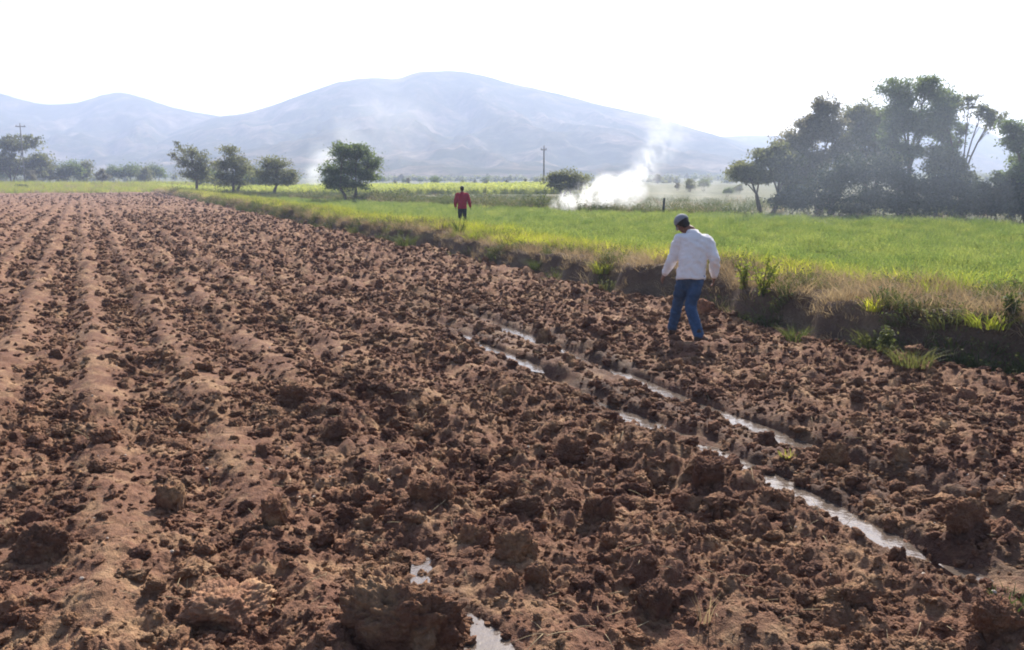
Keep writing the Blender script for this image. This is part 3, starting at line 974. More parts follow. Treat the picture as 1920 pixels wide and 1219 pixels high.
def bank_grass():
    # dry tan grass over the bank top and its upper face
    x, y, s, d, rg = bank_points(30000, -6, 165, 0.05, 2.6, 71, 0)
    ok = rg.uniform(0, 1, len(x)) < np.clip(0.2 + 1.3 * vnoise(s / 0.8, d / 0.5, 53) * sstep(0.12, 0.5, d) * (1 - sstep(1.7, 2.5, d)) * (1 - 0.6 * sstep(9, 20, s)), 0, 1)
    x, y, s = x[ok], y[ok], s[ok]
    sc = (0.55 + 0.5 * rg.uniform(0, 1, len(x))) * (1 + np.clip(s - 20, 0, 150) * 0.012)
    scatter('dry_bank_grass', np.stack([x, y, terrain(x, y) - 0.02], -1), np.stack([rg.normal(-0.1, .35, len(x)), rg.normal(0, .35, len(x)), rg.uniform(0, 6.28, len(x))], -1),
            sc, rg.integers(0, 3, len(x)), dry_t, 'matted dry straw-coloured grass along the bank')
    # yellow-green fresh grass between bank and crop
    x, y, s, d, rg = bank_points(22000, -6, 165, 0.5, 3.0, 72, 0)
    far = sstep(7, 22, s)
    ok = rg.uniform(0, 1, len(x)) < np.clip(sstep(0.9 - 0.55 * far, 1.9 - 0.9 * far, d) * (0.25 + 1.1 * vnoise(s / 1.4, d / 0.7, 59)) * (1 - sstep(2.5, 3.0, d)), 0, 1)
    x, y, s = x[ok], y[ok], s[ok]
    sc = (0.5 + 0.6 * rg.uniform(0, 1, len(x))) * (1 + np.clip(s - 20, 0, 150) * 0.010)
    scatter('verge_grass', np.stack([x, y, terrain(x, y) - 0.02], -1), np.stack([rg.normal(0, .25, len(x)), rg.normal(0, .25, len(x)), rg.uniform(0, 6.28, len(x))], -1),
            sc * np.where(rg.uniform(0, 1, len(x)) < 0.12, 1.2, 0.9), np.where((rg.uniform(0, 1, len(x)) < 0.9 * vnoise(x / 1.1, y / 1.1, 55) ** 2), 3 + rg.integers(0, 2, len(x)), rg.integers(0, 3, len(x))), lush_t + bright_t, 'bright yellow-green grass along the edge of the crop')
    # dull weeds on the shaded face
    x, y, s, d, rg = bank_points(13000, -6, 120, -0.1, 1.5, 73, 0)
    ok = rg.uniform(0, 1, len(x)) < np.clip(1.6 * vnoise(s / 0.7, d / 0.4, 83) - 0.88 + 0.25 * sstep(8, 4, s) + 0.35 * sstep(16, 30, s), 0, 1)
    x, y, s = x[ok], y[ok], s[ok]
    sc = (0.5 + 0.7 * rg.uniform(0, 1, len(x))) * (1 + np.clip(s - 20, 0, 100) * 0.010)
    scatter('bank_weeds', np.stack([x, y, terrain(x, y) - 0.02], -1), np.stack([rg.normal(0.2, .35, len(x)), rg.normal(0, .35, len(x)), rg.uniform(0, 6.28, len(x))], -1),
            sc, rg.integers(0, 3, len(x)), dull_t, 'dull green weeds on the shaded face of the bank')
    # verge at the far end of the ploughed field and the dry plain
    rg = np.random.default_rng(74)
    n = 5200
    s = rg.uniform(FIELD_END - 2, FIELD_END + 60, n); t = rg.uniform(-75, 26, n)
    x, y = xy(s, t)
    scatter('far_verge_grass', np.stack([x, y, terrain(x, y) - 0.05], -1), np.stack([rg.normal(0, .2, n), rg.normal(0, .2, n), rg.uniform(0, 6.28, n)], -1),
            rg.uniform(2.0, 4.5, n), rg.integers(0, 6, n), dry_t + lush_t, 'yellowing grass at the far end of the ploughed field')
    n = 5200
    y = rg.uniform(40, 150, n); x = rg.uniform(-75, 75, n)
    s, t = st(x, y)
    ok = (t > crop_edge(s) + 0.2) & (t < crop_edge(s) + 30) & ~flower_zone(x, y)
    x, y = x[ok], y[ok]; n = len(x)
    scatter('dry_field_edge_grass', np.stack([x, y, terrain(x, y) - 0.05], -1), np.stack([rg.normal(0, .2, n), rg.normal(0, .2, n), rg.uniform(0, 6.28, n)], -1),
            rg.uniform(1.5, 3.4, n), rg.integers(0, 5, n), dry_t[:1] + dull_t + dull_t[:1], 'dry grass on the waste ground beyond the crop')
    n = 2600
    y = rg.uniform(36, 125, n); s0 = np.interp(y, [36, 48, 57, 84, 106, 125], [24.6, 14, 2.5, -16, -34, -50])
    x = s0 + rg.uniform(0.2, 5, n)
    ok = x < 13; x, y = x[ok], y[ok]; n = len(x)
    scatter('crop_edge_scrub', np.stack([x, y, terrain(x, y) - 0.05], -1), np.stack([rg.normal(0, .2, n), rg.normal(0, .2, n), rg.uniform(0, 6.28, n)], -1),
            rg.uniform(1.6, 4.2, n) * (0.4 + 1.0 * vnoise(x / 4, y / 4, 95)), rg.integers(0, 4, n), dull_t + dry_t[:1], 'low dull scrub along the far edge of the green crop')
bank_grass()

flower_t = [template('flower_template', blade_clump(80 + i, 34, 0.8, 0.45, 0.07, 0.3, 3), M_FLOWER) for i in range(2)]
rg = np.random.default_rng(15)
n = 6500
x = rg.uniform(-78, 14, n); y = rg.uniform(112, 165, n)
ok = flower_zone(x, y) & (vnoise(x / 6, y / 9, 87) > 0.22); x, y = x[ok], y[ok]; n = len(x)
s, t = st(x, y); ok = t > crop_edge(s) + 1; x, y = x[ok], y[ok]; n = len(x)
scatter('yellow_flowers', np.stack([x, y, terrain(x, y)], -1), np.stack([np.zeros(n), np.zeros(n), rg.uniform(0, 6.28, n)], -1),
        rg.uniform(0.9, 1.5, n), rg.integers(0, 2, n), flower_t, 'strip of yellow flowering crop beyond the green field')

# ------------------------------------------------------------------ single tufts and weeds on the bank
def tuft(u, v, depth_z, h, spread, n, mat, label, cat='grass tuft', w=0.012, bend=0.6, seed=0, name='grass_tuft'):
    p = ground_at(u, v)
    z = p.z
    o = link(name, blade_clump(500 + seed, n, h, spread, w, bend, 0, 3), mat)
    o.location = (p.x, p.y, z - 0.02)
    tag(o, label, cat, 'grass tufts on the bank')
tuft(1876, 552, 0.35, 0.50, 0.20, 130, M_BRIGHT, 'bright yellow-green grass tuft, rightmost of the tall tufts at the crop edge', seed=1)
tuft(1800, 545, 0.35, 0.48, 0.16, 110, M_BRIGHT, 'bright yellow-green grass tuft with tall spikes at the crop edge', seed=2)
tuft(1720, 532, 0.35, 0.38, 0.24, 130, M_BRIGHT, 'bright grass tuft at the crop edge, left of the spiky tuft', seed=3)
tuft(1640, 588, 0.42, 0.20, 0.10, 90, M_BRIGHT, 'small lone green tuft in the dry grass on the bank top', seed=4)
tuft(1850, 640, 0.35, 0.22, 0.22, 150, M_LUSH, 'low spreading green grass patch on the bank at the right edge', seed=5, bend=0.9)
tuft(1132, 512, 0.36, 0.30, 0.20, 150, M_LUSH, 'rounded yellowish grass tuft on the bank left of the man in white', seed=6, bend=0.8)
tuft(1010, 505, 0.3, 0.34, 0.20, 150, M_DULL, 'drooping olive grass tuft hanging over the bank face', seed=7, bend=1.2)
tuft(1490, 640, 0.1, 0.26, 0.13, 110, M_DULL, 'grey-green tuft at the foot of the bank right of the man in white', seed=8, bend=0.8)
tuft(1630, 655, 0.1, 0.26, 0.14, 110, M_DULL, 'dull green tuft at the foot of the bank below the small lone tuft', seed=9, bend=0.9)
tuft(760, 462, 0.25, 0.45, 0.30, 150, M_DULL, 'olive grass tuft leaning over the bank left of the person in red', seed=10, bend=1.1, w=0.02)
tuft(862, 440, 0.3, 0.5, 0.16, 80, M_DULL, 'small dark green tuft just below the person in red', seed=11, bend=0.4, w=0.02)
tuft(1710, 690, 0.1, 0.24, 0.2, 140, M_DULL, 'dark weedy tuft where the bank meets the soil on the right', seed=12, bend=0.9)
tuft(1320, 1175, 0.0, 0.20, 0.03, 9, M_DRY, 'thin dry stalk standing in the foreground soil', seed=13, bend=0.3, w=0.006, name='dry_stalk', cat='stalk')
tuft(1475, 860, 0.0, 0.09, 0.05, 26, M_LUSH, 'tiny green sprout beside the dark square clod in the track', seed=14, w=0.01, name='green_sprout', cat='sprout')
tuft(1895, 1130, 0.0, 0.08, 0.09, 40, M_DULL, 'small pale green weed in the soil at the lower right edge', seed=15, w=0.01, name='green_weed', cat='weed')

def leafy_weed(u, v, z0, h, n_stem, label, seed):
    rnd = np.random.default_rng(seed)
    p = ground_at(u, v)
    root = empty('leafy_weed', (p.x, p.y, p.z - 0.02))
    tag(root, label, 'weed', 'leafy weeds on the bank')
    S = Soup(); Lf = Soup()
    for k in range(n_stem):
        a = rnd.uniform(0, 6.28); sp = h * rnd.uniform(0.05, 0.5); hh = h * rnd.uniform(0.6, 1.0)
        pts = [Vector((math.cos(a) * sp * f ** 1.4 + rnd.normal(0, .008), math.sin(a) * sp * f ** 1.4 + rnd.normal(0, .008), hh * f)) for f in np.linspace(0, 1, 6)]
        tube(S, pts, [0.006 * (1 - 0.6 * f) for f in np.linspace(0, 1, 6)], 4)
        for q in range(34):
            f = rnd.uniform(0.15, 1)
            i = min(int(f * 5), 4); c = pts[i].lerp(pts[i + 1], f * 5 - i)
            c = c + Vector((rnd.normal(), rnd.normal(), rnd.normal() * .5)) * 0.035
            Lf.add(*leaf_quad(c, rnd, 0.055, 0.55))
    link('stem', S.mesh('stem'), M_DULL, root)
    link('leaves', Lf.mesh('leaves'), M_WEEDLEAF if seed % 2 else M_DULL, root)
leafy_weed(1430, 562, 0.40, 0.66, 11, 'tall leafy green weed on the bank edge right of the man in white', 31)
leafy_weed(1395, 545, 0.42, 0.42, 9, 'lower leafy yellow-green weed left of the tall leafy weed', 33)
leafy_weed(1890, 600, 0.40, 0.30, 9, 'dark bushy weed on a bump of the bank at the right edge', 34)
leafy_weed(1660, 665, 0.1, 0.34, 9, 'dark leafy weed against the shaded bank face', 36)

# ------------------------------------------------------------------ trees
M_LEAF_OLIVE = leaf_mat('olive_leaf', [(0.085, 0.095, 0.055), (0.13, 0.14, 0.08), (0.19, 0.195, 0.115)], 0.5, (1.4, 1.4, 0.9))
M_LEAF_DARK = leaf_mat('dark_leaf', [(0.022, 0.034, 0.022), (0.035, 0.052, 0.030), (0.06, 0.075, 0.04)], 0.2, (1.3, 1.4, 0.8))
M_LEAF_GREY = leaf_mat('grey_leaf', [(0.12, 0.115, 0.09), (0.17, 0.16, 0.125), (0.24, 0.225, 0.17)], 0.5, (1.2, 1.2, 0.9))
M_LEAF_GREEN = leaf_mat('green_leaf', [(0.07, 0.095, 0.055), (0.11, 0.14, 0.075), (0.16, 0.19, 0.10)], 0.5, (1.4, 1.5, 0.8))

def bez(a, b, c, n):
    return [a * (1 - f) ** 2 + b * 2 * f * (1 - f) + c * f * f for f in np.linspace(0, 1, n)]

def tree(name, base, blobs, label, group=None, trunk_r=0.2, stems=1, mat=None, leaves=5000, lsize=0.16, seed=0, cat='tree', clump=0.34, twigs=9, hollow=0.5, fork=0.35, flat=1.0):
    """blobs: (dx, dy, z, rx, ry, rz) in metres from the base. Limbs run to every blob, twigs fill it, leaf sprays sit round the twig ends."""
    rnd = random.Random(seed); nrg = np.random.default_rng(seed)
    root = empty(name, base)
    tag(root, label, cat, group)
    W = Soup()
    tot = sum(b[3] * b[5] for b in blobs)
    zlow = min(b[2] - b[5] for b in blobs); ztop = max(b[2] + b[5] for b in blobs)
    forkz = max(zlow, 0) * 0.6 + ztop * fork * 0.35
    fr = []
    for k in range(stems):
        a = 6.28 * k / stems + rnd.uniform(0, 2)
        off = 0.0 if stems == 1 else trunk_r * 1.6
        b0 = Vector((math.cos(a) * off, math.sin(a) * off, -0.1))
        top = b0 + Vector((math.cos(a) * ztop * (0.03 if stems == 1 else 0.10), math.sin(a) * ztop * 0.05, forkz + 0.1))
        m = (b0 + top) * 0.5 + Vector((rnd.uniform(-1, 1), rnd.uniform(-1, 1), 0)) * trunk_r * 1.5
        pts = bez(b0, m, top, 6)
        rr = trunk_r / (stems ** 0.4)
        tube(W, pts, [rr * (1.35 if i == 0 else 1.0) * (1 - 0.07 * i) for i in range(6)], 8)
        fr.append((top, rr * 0.65))
    C = []; SZ = []
    for bi, (dx, dy, z, rx, ry, rz) in enumerate(blobs):
        c = Vector((dx, dy, z))
        st0, r0 = min(fr, key=lambda f: (f[0] - c).length + rnd.uniform(0, 0.5))
        m = (st0 + c) * 0.5 + Vector((rnd.uniform(-.3, .3) * rx, rnd.uniform(-.3, .3) * ry, 0.18 * (c - st0).length))
        lim = bez(st0, m, c, 7)
        rl = max(r0 * 0.75 * min(1, math.sqrt(rx * rz * 2.5 / tot) + 0.25), 0.02)
        tube(W, lim, [rl * (1 - 0.11 * i) for i in range(7)], 6, cap=False)
        nt = max(7, int(twigs * 1.7 * (0.5 + rx * rz / (tot / len(blobs)) * 0.5)))
        nl = int(leaves * 1.9 * rx * rz / tot)
        ends = []
        for k in range(nt):
            d = Vector((rnd.gauss(0, 1), rnd.gauss(0, 1), rnd.gauss(0.1, 0.9) * flat)).normalized()
            q = rnd.uniform(hollow, 1.0)
            e = c + Vector((d.x * rx, d.y * ry, d.z * rz)) * q
            if e.z < 0.1: e.z = rnd.uniform(0.1, 0.5)
            i0 = rnd.randint(3, 6)
            mm = (lim[i0] + e) * 0.5 + Vector((0, 0, 0.12 * (e - lim[i0]).length))
            tw = bez(lim[i0], mm, e, 5)
            tube(W, tw, [rl * 0.34 * (1 - 0.19 * i) for i in range(5)], 4, cap=False)
            ends.append((e, 1.0)); ends.append((tw[3], 0.7)); ends.append((tw[2], 0.35))
        wts = np.array([w_ * rnd.uniform(0.3, 1.5) for _, w_ in ends]); wts /= wts.sum()
        pick = nrg.choice(len(ends), nl, p=wts)
        ec = np.array([e for e, _ in ends])[pick]
        cs = clump * 0.82 * (0.5 + 0.8 * nrg.uniform(0, 1, len(ends)))[pick][:, None]
        pt = ec + nrg.normal(0, 1, (nl, 3)) * cs * np.array([rx, ry, rz * 0.75])
        C.append(pt)
    C = np.vstack(C); C = C[C[:, 2] > 0.03]
    n = len(C)
    nv = nrg.normal(0, 1, (n, 3)); nv[:, 2] += 0.5; nv /= np.linalg.norm(nv, axis=1)[:, None]
    a = np.cross(nv, nrg.normal(0, 1, (n, 3))); a /= np.linalg.norm(a, axis=1)[:, None]
    b = np.cross(nv, a)
    l = (lsize * nrg.uniform(0.55, 1.3, n))[:, None] * 0.5
    dr = np.array([0, 0, -0.35])
    V = np.stack([C - a * l, C + b * l * 0.55 + dr * l * 0.2, C + a * l + dr * l, C - b * l * 0.55], 1).reshape(-1, 3)
    F = np.arange(4 * n).reshape(n, 4)
    cm = mesh_np('crown', V, F)
    link('trunk', W.mesh('trunk'), M_TRUNK, root)
    link('crown', cm, mat or M_LEAF_OLIVE, root)
    return root

def ptree(name, u, v, depth, pb, label, **kw):
    """tree standing at pixel column u at this distance; pb: photo blobs (u, v, ru, rv[, dy])"""
    b = pix(u, v, depth)
    g = gz(b.x, b.y)
    base = Vector((b.x, b.y, g))
    rr = random.Random(kw.get('seed', 0) + 99)
    k = depth / FPX
    blobs = []
    for q in pb:
        c = pix(q[0], q[1], depth)
        rx = q[2] * k; rz = q[3] * k
        dy = q[4] * k if len(q) > 4 else rr.uniform(-0.5, 0.5) * rx
        blobs.append((c.x - b.x, dy, c.z - g, rx, (rx + rz) * 0.5, rz))
    return tree(name, base, blobs, label, **kw)

G_R = 'trees beyond the green crop on the right'
ptree('spreading_tree', 1436, 393, 49, [(1400, 318, 34, 20), (1440, 298, 34, 18), (1478, 305, 30, 20), (1420, 332, 40, 14), (1470, 330, 34, 16), (1380, 326, 18, 10), (1495, 345, 26, 20), (1462, 280, 22, 16)],
      'low spreading tree with a short forked trunk at the left end of the grove', group=G_R, trunk_r=0.20, stems=2, leaves=11000, lsize=0.17, seed=1, mat=M_LEAF_OLIVE, clump=0.3)
ptree('grey_leaved_tree', 1545, 400, 52, [(1550, 206, 24, 22), (1520, 235, 34, 24), (1505, 268, 34, 26), (1560, 250, 34, 28), (1490, 300, 30, 26), (1535, 300, 34, 28), (1480, 262, 20, 20), (1575, 290, 26, 24), (1520, 340, 34, 24), (1490, 330, 26, 22), (1535, 205, 16, 18)],
      'grey-leaved tree with a ragged top left of the tallest tree', group=G_R, trunk_r=0.26, stems=3, leaves=16500, lsize=0.17, seed=2, mat=M_LEAF_GREY, clump=0.34, hollow=0.4)
ptree('ragged_tree', 1618, 402, 54, [(1600, 215, 30, 22), (1640, 222, 30, 26), (1612, 255, 34, 26), (1650, 265, 28, 28), (1625, 295, 34, 24), (1590, 300, 24, 24), (1665, 300, 28, 28), (1640, 240, 40, 26)],
      'ragged olive tree between the grey-leaved tree and the tallest tree', group=G_R, trunk_r=0.24, stems=2, leaves=14500, lsize=0.17, seed=3, mat=M_LEAF_OLIVE, clump=0.34, hollow=0.4)
ptree('tall_tree', 1738, 405, 50, [(1690, 172, 36, 26), (1740, 163, 34, 22), (1775, 185, 32, 22), (1705, 205, 44, 26), (1755, 215, 38, 24), (1725, 240, 34, 18), (1775, 250, 26, 16), (1800, 240, 16, 12), (1680, 232, 30, 24), (1790, 275, 20, 16), (1668, 262, 24, 24), (1700, 285, 26, 20), (1765, 285, 22, 18)],
      'tallest tree of the grove with a round crown on bare forking limbs', group=G_R, trunk_r=0.30, stems=3, leaves=17500, lsize=0.15, seed=4, mat=M_LEAF_GREEN, clump=0.30, fork=0.3, twigs=11)
ptree('leaning_tree', 1800, 406, 47, [(1822, 188, 18, 9), (1850, 205, 20, 10), (1868, 218, 18, 16), (1790, 300, 20, 18), (1800, 330, 26, 18), (1775, 310, 20, 18), (1760, 290, 24, 20), (1745, 310, 26, 20)],
      'thin tree whose long bough reaches out right of the tallest tree', group=G_R, trunk_r=0.16, stems=1, leaves=5200, lsize=0.15, seed=5, mat=M_LEAF_OLIVE, clump=0.36)
ptree('edge_tree', 1938, 412, 42, [(1900, 235, 24, 12), (1935, 250, 36, 26), (1905, 268, 26, 16), (1950, 300, 40, 26), (1910, 320, 26, 18), (1890, 335, 24, 18), (1990, 260, 40, 40)],
      'dark tree cut by the right edge of the frame', group=G_R, trunk_r=0.22, stems=2, leaves=9000, lsize=0.15, seed=6, mat=M_LEAF_GREEN, clump=0.32)
G_B = 'dark bushes under the grove'
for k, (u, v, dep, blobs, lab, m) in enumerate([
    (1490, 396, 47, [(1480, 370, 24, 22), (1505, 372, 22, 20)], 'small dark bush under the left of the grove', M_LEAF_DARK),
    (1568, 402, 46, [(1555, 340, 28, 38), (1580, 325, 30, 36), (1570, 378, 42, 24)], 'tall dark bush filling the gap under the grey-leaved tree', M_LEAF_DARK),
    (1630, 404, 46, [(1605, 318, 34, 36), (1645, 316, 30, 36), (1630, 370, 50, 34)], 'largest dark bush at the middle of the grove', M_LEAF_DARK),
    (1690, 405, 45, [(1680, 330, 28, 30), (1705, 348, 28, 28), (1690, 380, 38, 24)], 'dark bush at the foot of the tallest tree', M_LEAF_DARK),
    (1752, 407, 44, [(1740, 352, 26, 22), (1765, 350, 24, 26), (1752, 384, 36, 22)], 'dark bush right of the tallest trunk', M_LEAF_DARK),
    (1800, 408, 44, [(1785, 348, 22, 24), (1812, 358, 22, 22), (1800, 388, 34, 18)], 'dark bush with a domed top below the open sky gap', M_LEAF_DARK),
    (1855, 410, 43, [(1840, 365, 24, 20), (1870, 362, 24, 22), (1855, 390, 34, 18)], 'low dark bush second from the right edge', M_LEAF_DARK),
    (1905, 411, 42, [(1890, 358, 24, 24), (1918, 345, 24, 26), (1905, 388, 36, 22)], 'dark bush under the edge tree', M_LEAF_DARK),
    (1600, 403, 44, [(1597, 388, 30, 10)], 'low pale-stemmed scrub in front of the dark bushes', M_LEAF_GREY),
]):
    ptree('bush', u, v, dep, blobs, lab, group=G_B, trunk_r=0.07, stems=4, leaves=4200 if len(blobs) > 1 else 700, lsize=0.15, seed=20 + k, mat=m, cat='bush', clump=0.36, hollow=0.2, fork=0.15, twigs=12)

G_M = 'trees standing along the far edge of the green crop'
ptree('round_tree', 655, 371, 84, [(640, 288, 26, 18), (670, 284, 30, 18), (700, 305, 20, 16), (620, 318, 20, 16), (655, 315, 38, 20), (690, 330, 28, 14), (635, 340, 30, 12), (672, 275, 16, 10), (660, 348, 34, 10), (618, 346, 16, 12)],
      'full round green tree at the crop edge, left of the person in red', group=G_M, trunk_r=0.24, stems=2, leaves=8500, lsize=0.22, seed=40, mat=M_LEAF_GREEN, clump=0.36, hollow=0.35)
ptree('slim_tree', 437, 360, 112, [(428, 278, 16, 12), (440, 300, 24, 14), (420, 310, 18, 12), (455, 318, 20, 14), (436, 330, 26, 14), (422, 340, 20, 12), (452, 340, 20, 11)],
      'slim upright tree left of the small round-topped tree', group=G_M, trunk_r=0.30, stems=2, leaves=3600, lsize=0.27, seed=41, mat=M_LEAF_OLIVE, clump=0.42)
ptree('small_tree', 517, 362, 108, [(500, 305, 18, 10), (525, 308, 22, 12), (515, 325, 32, 12), (545, 325, 14, 10), (490, 325, 14, 10), (515, 340, 26, 10), (540, 340, 14, 8)],
      'small round-topped tree with a clear trunk in front of the yellow strip', group=G_M, trunk_r=0.25, stems=1, leaves=3400, lsize=0.26, seed=42, mat=M_LEAF_OLIVE, clump=0.42)
ptree('gappy_tree', 367, 352, 125, [(331, 270, 7, 7), (323, 292, 6, 9), (352, 285, 18, 12), (375, 298, 18, 14), (360, 310, 24, 12), (340, 300, 12, 10), (385, 318, 14, 12), (362, 328, 22, 12), (388, 332, 16, 10)],
      'sparse leaning tree with dark clumps at its top left', group=G_M, trunk_r=0.26, stems=1, leaves=3000, lsize=0.27, seed=43, mat=M_LEAF_OLIVE, clump=0.42)
ptree('broad_tree', 1062, 360, 92, [(1040, 338, 22, 14), (1065, 332, 24, 14), (1088, 340, 20, 14), (1060, 348, 36, 10)],
      'broad low tree just left of the white smoke', group=G_M, trunk_r=0.22, stems=3, leaves=4500, lsize=0.23, seed=44, mat=M_LEAF_OLIVE, clump=0.33, hollow=0.3, fork=0.15)
ptree('big_far_tree', 34, 350, 205, [(20, 275, 24, 18), (45, 268, 26, 16), (70, 300, 24, 18), (10, 305, 24, 20), (40, 310, 40, 18), (75, 325, 20, 14), (-20, 300, 20, 24)],
      'large faded tree behind the utility pole at the left edge', group='faded trees at the far end of the ploughed field', trunk_r=0.5, stems=3, leaves=5500, lsize=0.62, seed=45, mat=M_LEAF_OLIVE, clump=0.33, fork=0.2)

# far bushes and trees: prototypes copied with all their parts
def copy_tree(root, loc, sc, rz, label, group):
    r = root.copy(); COL.objects.link(r)
    r.location = loc; r.scale = sc; r.rotation_euler = (0, 0, rz)
    r['label'] = label; r['group'] = group
    for ch in list(root.children):
        c = ch.copy(); COL.objects.link(c); c.parent = r
    return r
protos = []
FAR_L = {
    'bushy_tree': 'hazy bushy tree among the far trees below the mountain',
    'domed_tree': 'hazy dome-crowned tree among the far trees below the mountain',
    'loose_tree': 'hazy loose-crowned tree among the far trees below the mountain'}
FAR_G = 'far hazy trees below the mountain'
SHAPES = [
    ('bushy_tree', [(-1.2, 0, 2.0, 1.6, 1.4, 1.6), (1.3, .3, 2.2, 1.7, 1.4, 1.7), (0, -.3, 3.4, 1.6, 1.5, 1.3)], M_LEAF_OLIVE),
    ('domed_tree', [(0, 0, 3.0, 2.3, 2.0, 1.7), (-1.3, .2, 2.2, 1.5, 1.4, 1.2), (1.4, 0, 2.3, 1.5, 1.4, 1.2)], M_LEAF_GREEN),
    ('loose_tree', [(-.8, 0, 3.8, 1.3, 1.2, 1.1), (.9, 0, 3.1, 1.4, 1.2, 1.2), (.1, .2, 4.8, 1.1, 1.1, .9), (-.2, 0, 2.0, 1.5, 1.3, .9)], M_LEAF_GREY)]
far_spots = []   # (u, depth, height m, shape)
rf = random.Random(77)
for u, vt, d, k in [(100, 305, 215, 0), (128, 298, 215, 1), (155, 300, 225, 0), (190, 316, 190, 2), (215, 308, 235, 1), (243, 304, 235, 1), (270, 312, 220, 0), (290, 305, 235, 1),
                    (390, 312, 165, 1), (405, 300, 170, 2), (470, 305, 160, 0), (480, 318, 150, 1), (545, 315, 150, 2), (610, 335, 175, 0),
                    (740, 338, 210, 2), (765, 333, 215, 2), (815, 331, 190, 1), (868, 338, 195, 0), (912, 338, 195, 0), (890, 343, 200, 2), (950, 345, 200, 2),
                    (985, 335, 170, 2), (1000, 345, 150, 0), (1130, 338, 160, 1), (1295, 335, 130, 0), (1320, 333, 135, 1), (1365, 350, 105, 1), (1270, 342, 140, 2), (1385, 345, 120, 0),
                    (5, 300, 235, 1), (-25, 290, 240, 0), (60, 318, 200, 2)]:
    far_spots.append((u, vt, d, k))
for i in range(60):
    d = rf.uniform(260, 520)
    u = rf.uniform(-60, 1480)
    far_spots.append((u, 339 - rf.uniform(4, 13) - (d - 260) * 0.012, d, rf.randrange(3)))
proto_of = {}
for (u, vt, d, k) in far_spots:
    p = pix(u, vt, d); g = gz(p.x, p.y)
    h = max(p.z - g, 1.2)
    nm, bl, mt = SHAPES[k]
    full = max(b[2] + b[5] for b in bl)
    sc = h / full * 1.02
    for lim_, txt in ((95, 'behind the left utility pole'), (330, 'left of the gappy tree'), (600, 'around the slim tree'), (790, 'behind the full round tree'),
                      (1030, 'behind the yellow strip'), (1230, 'behind the white smoke'), (9999, 'between the smoke and the grove')):
        if u < lim_: break
    lab_ = ('small far ' if d >= 260 else 'hazy ') + ('bushy tree ', 'dome-crowned tree ', 'loose-crowned tree ')[k] + txt
    FAR_G = 'hazy trees ' + txt
    wd = sc * rf.uniform(0.95, 1.35)
    if k not in proto_of:
        proto_of[k] = tree(nm, (p.x, p.y, g), bl, lab_, FAR_G, 0.16, 3, mt, 1500, 0.34, 60 + k, clump=0.34, hollow=0.3, fork=0.15)
        proto_of[k].scale = (wd, wd, sc)
    else:
        copy_tree(proto_of[k], (p.x, p.y, g), (wd, wd, sc), rf.uniform(0, 6.28), lab_, FAR_G)

same = {}
for o in list(COL.objects):
    if o.type == 'EMPTY' and str(o.get('group', '')).startswith('hazy trees'):
        same.setdefault(o['label'], []).append(o)
for lab_, lst in same.items():
    if len(lst) > 1:
        lst.sort(key=lambda o: o.location.x / o.location.y)
        for q, o in enumerate(lst):
            o['label'] = lab_ + ', ' + ORD[min(q, 24)] + ' from the left'

# scrub mass at the mountain foot
rg = np.random.default_rng(88)
n = 4500
rr = rg.uniform(330, 1000, n) ; th_ = rg.uniform(R(-46), R(46), n)
x = rr * np.sin(th_); y = rr * np.cos(th_)
z = terrain(x, y)
sb = Soup()
scrub_t = []
for q in range(2):
    S_ = Soup(); rn = np.random.default_rng(q + 5)
    for _ in range(70):
        dvec = rn.normal(0, 1, 3); dvec /= np.linalg.norm(dvec); dvec[2] = abs(dvec[2])
        S_.add(*leaf_quad(Vector(dvec * np.array([1.4, 1.4, 1.5]) * rn.uniform(.5, 1)), rn, 0.9, 0.7))
    scrub_t.append(template('scrub_template', S_.mesh('scrub'), M_LEAF_OLIVE))
ok = vnoise(x / 60, y / 60, 93) > 0.4
x, y, z = x[ok], y[ok], z[ok]; n = len(x)
scatter('far_scrub', np.stack([x, y, z - 0.3], -1), np.stack([np.zeros(n), np.zeros(n), rg.uniform(0, 6.28, n)], -1), rg.uniform(0.7, 2.2, n), rg.integers(0, 2, n), scrub_t, 'far hazy scrub covering the valley floor below the mountain')

# ------------------------------------------------------------------ poles and post
def utility_pole(u, vtop, depth, label, arm=1.6, rad=0.12):
    p = pix(u, vtop, depth); g = gz(p.x, p.y)
    h = p.z - g
    root = empty('utility_pole', (p.x, p.y, g), R(12))
    tag(root, label, 'utility pole', 'utility poles across the valley')
    S = Soup(); tube(S, [(0, 0, -0.3), (0, 0, h * 0.5), (0, 0, h)], [rad, rad * 0.85, rad * 0.65], 10)
    link('pole', S.mesh('pole'), M_POLE, root)
    S = Soup(); tube(S, [(-arm / 2, 0.18, h - 0.7), (arm / 2, 0.18, h - 0.7)], [0.09, 0.09], 6)
    link('crossarm', S.mesh('crossarm'), M_POLE, root)
    for k in (-1, 0, 1):
        S = Soup(); tube(S, [(k * arm * 0.42, 0.18, h - 0.62), (k * arm * 0.42, 0.18, h - 0.45), (k * arm * 0.42, 0.18, h - 0.38)], [0.05, 0.08, 0.04], 6)
        link('insulator', S.mesh('insulator'), M_POLE, root)
utility_pole(37, 231, 190, 'thin grey utility pole in front of the large faded tree on the left', 2.0, 0.14)
utility_pole(1020, 273, 150, 'dark utility pole with a small crossarm left of the smoke', 1.0, 0.17)

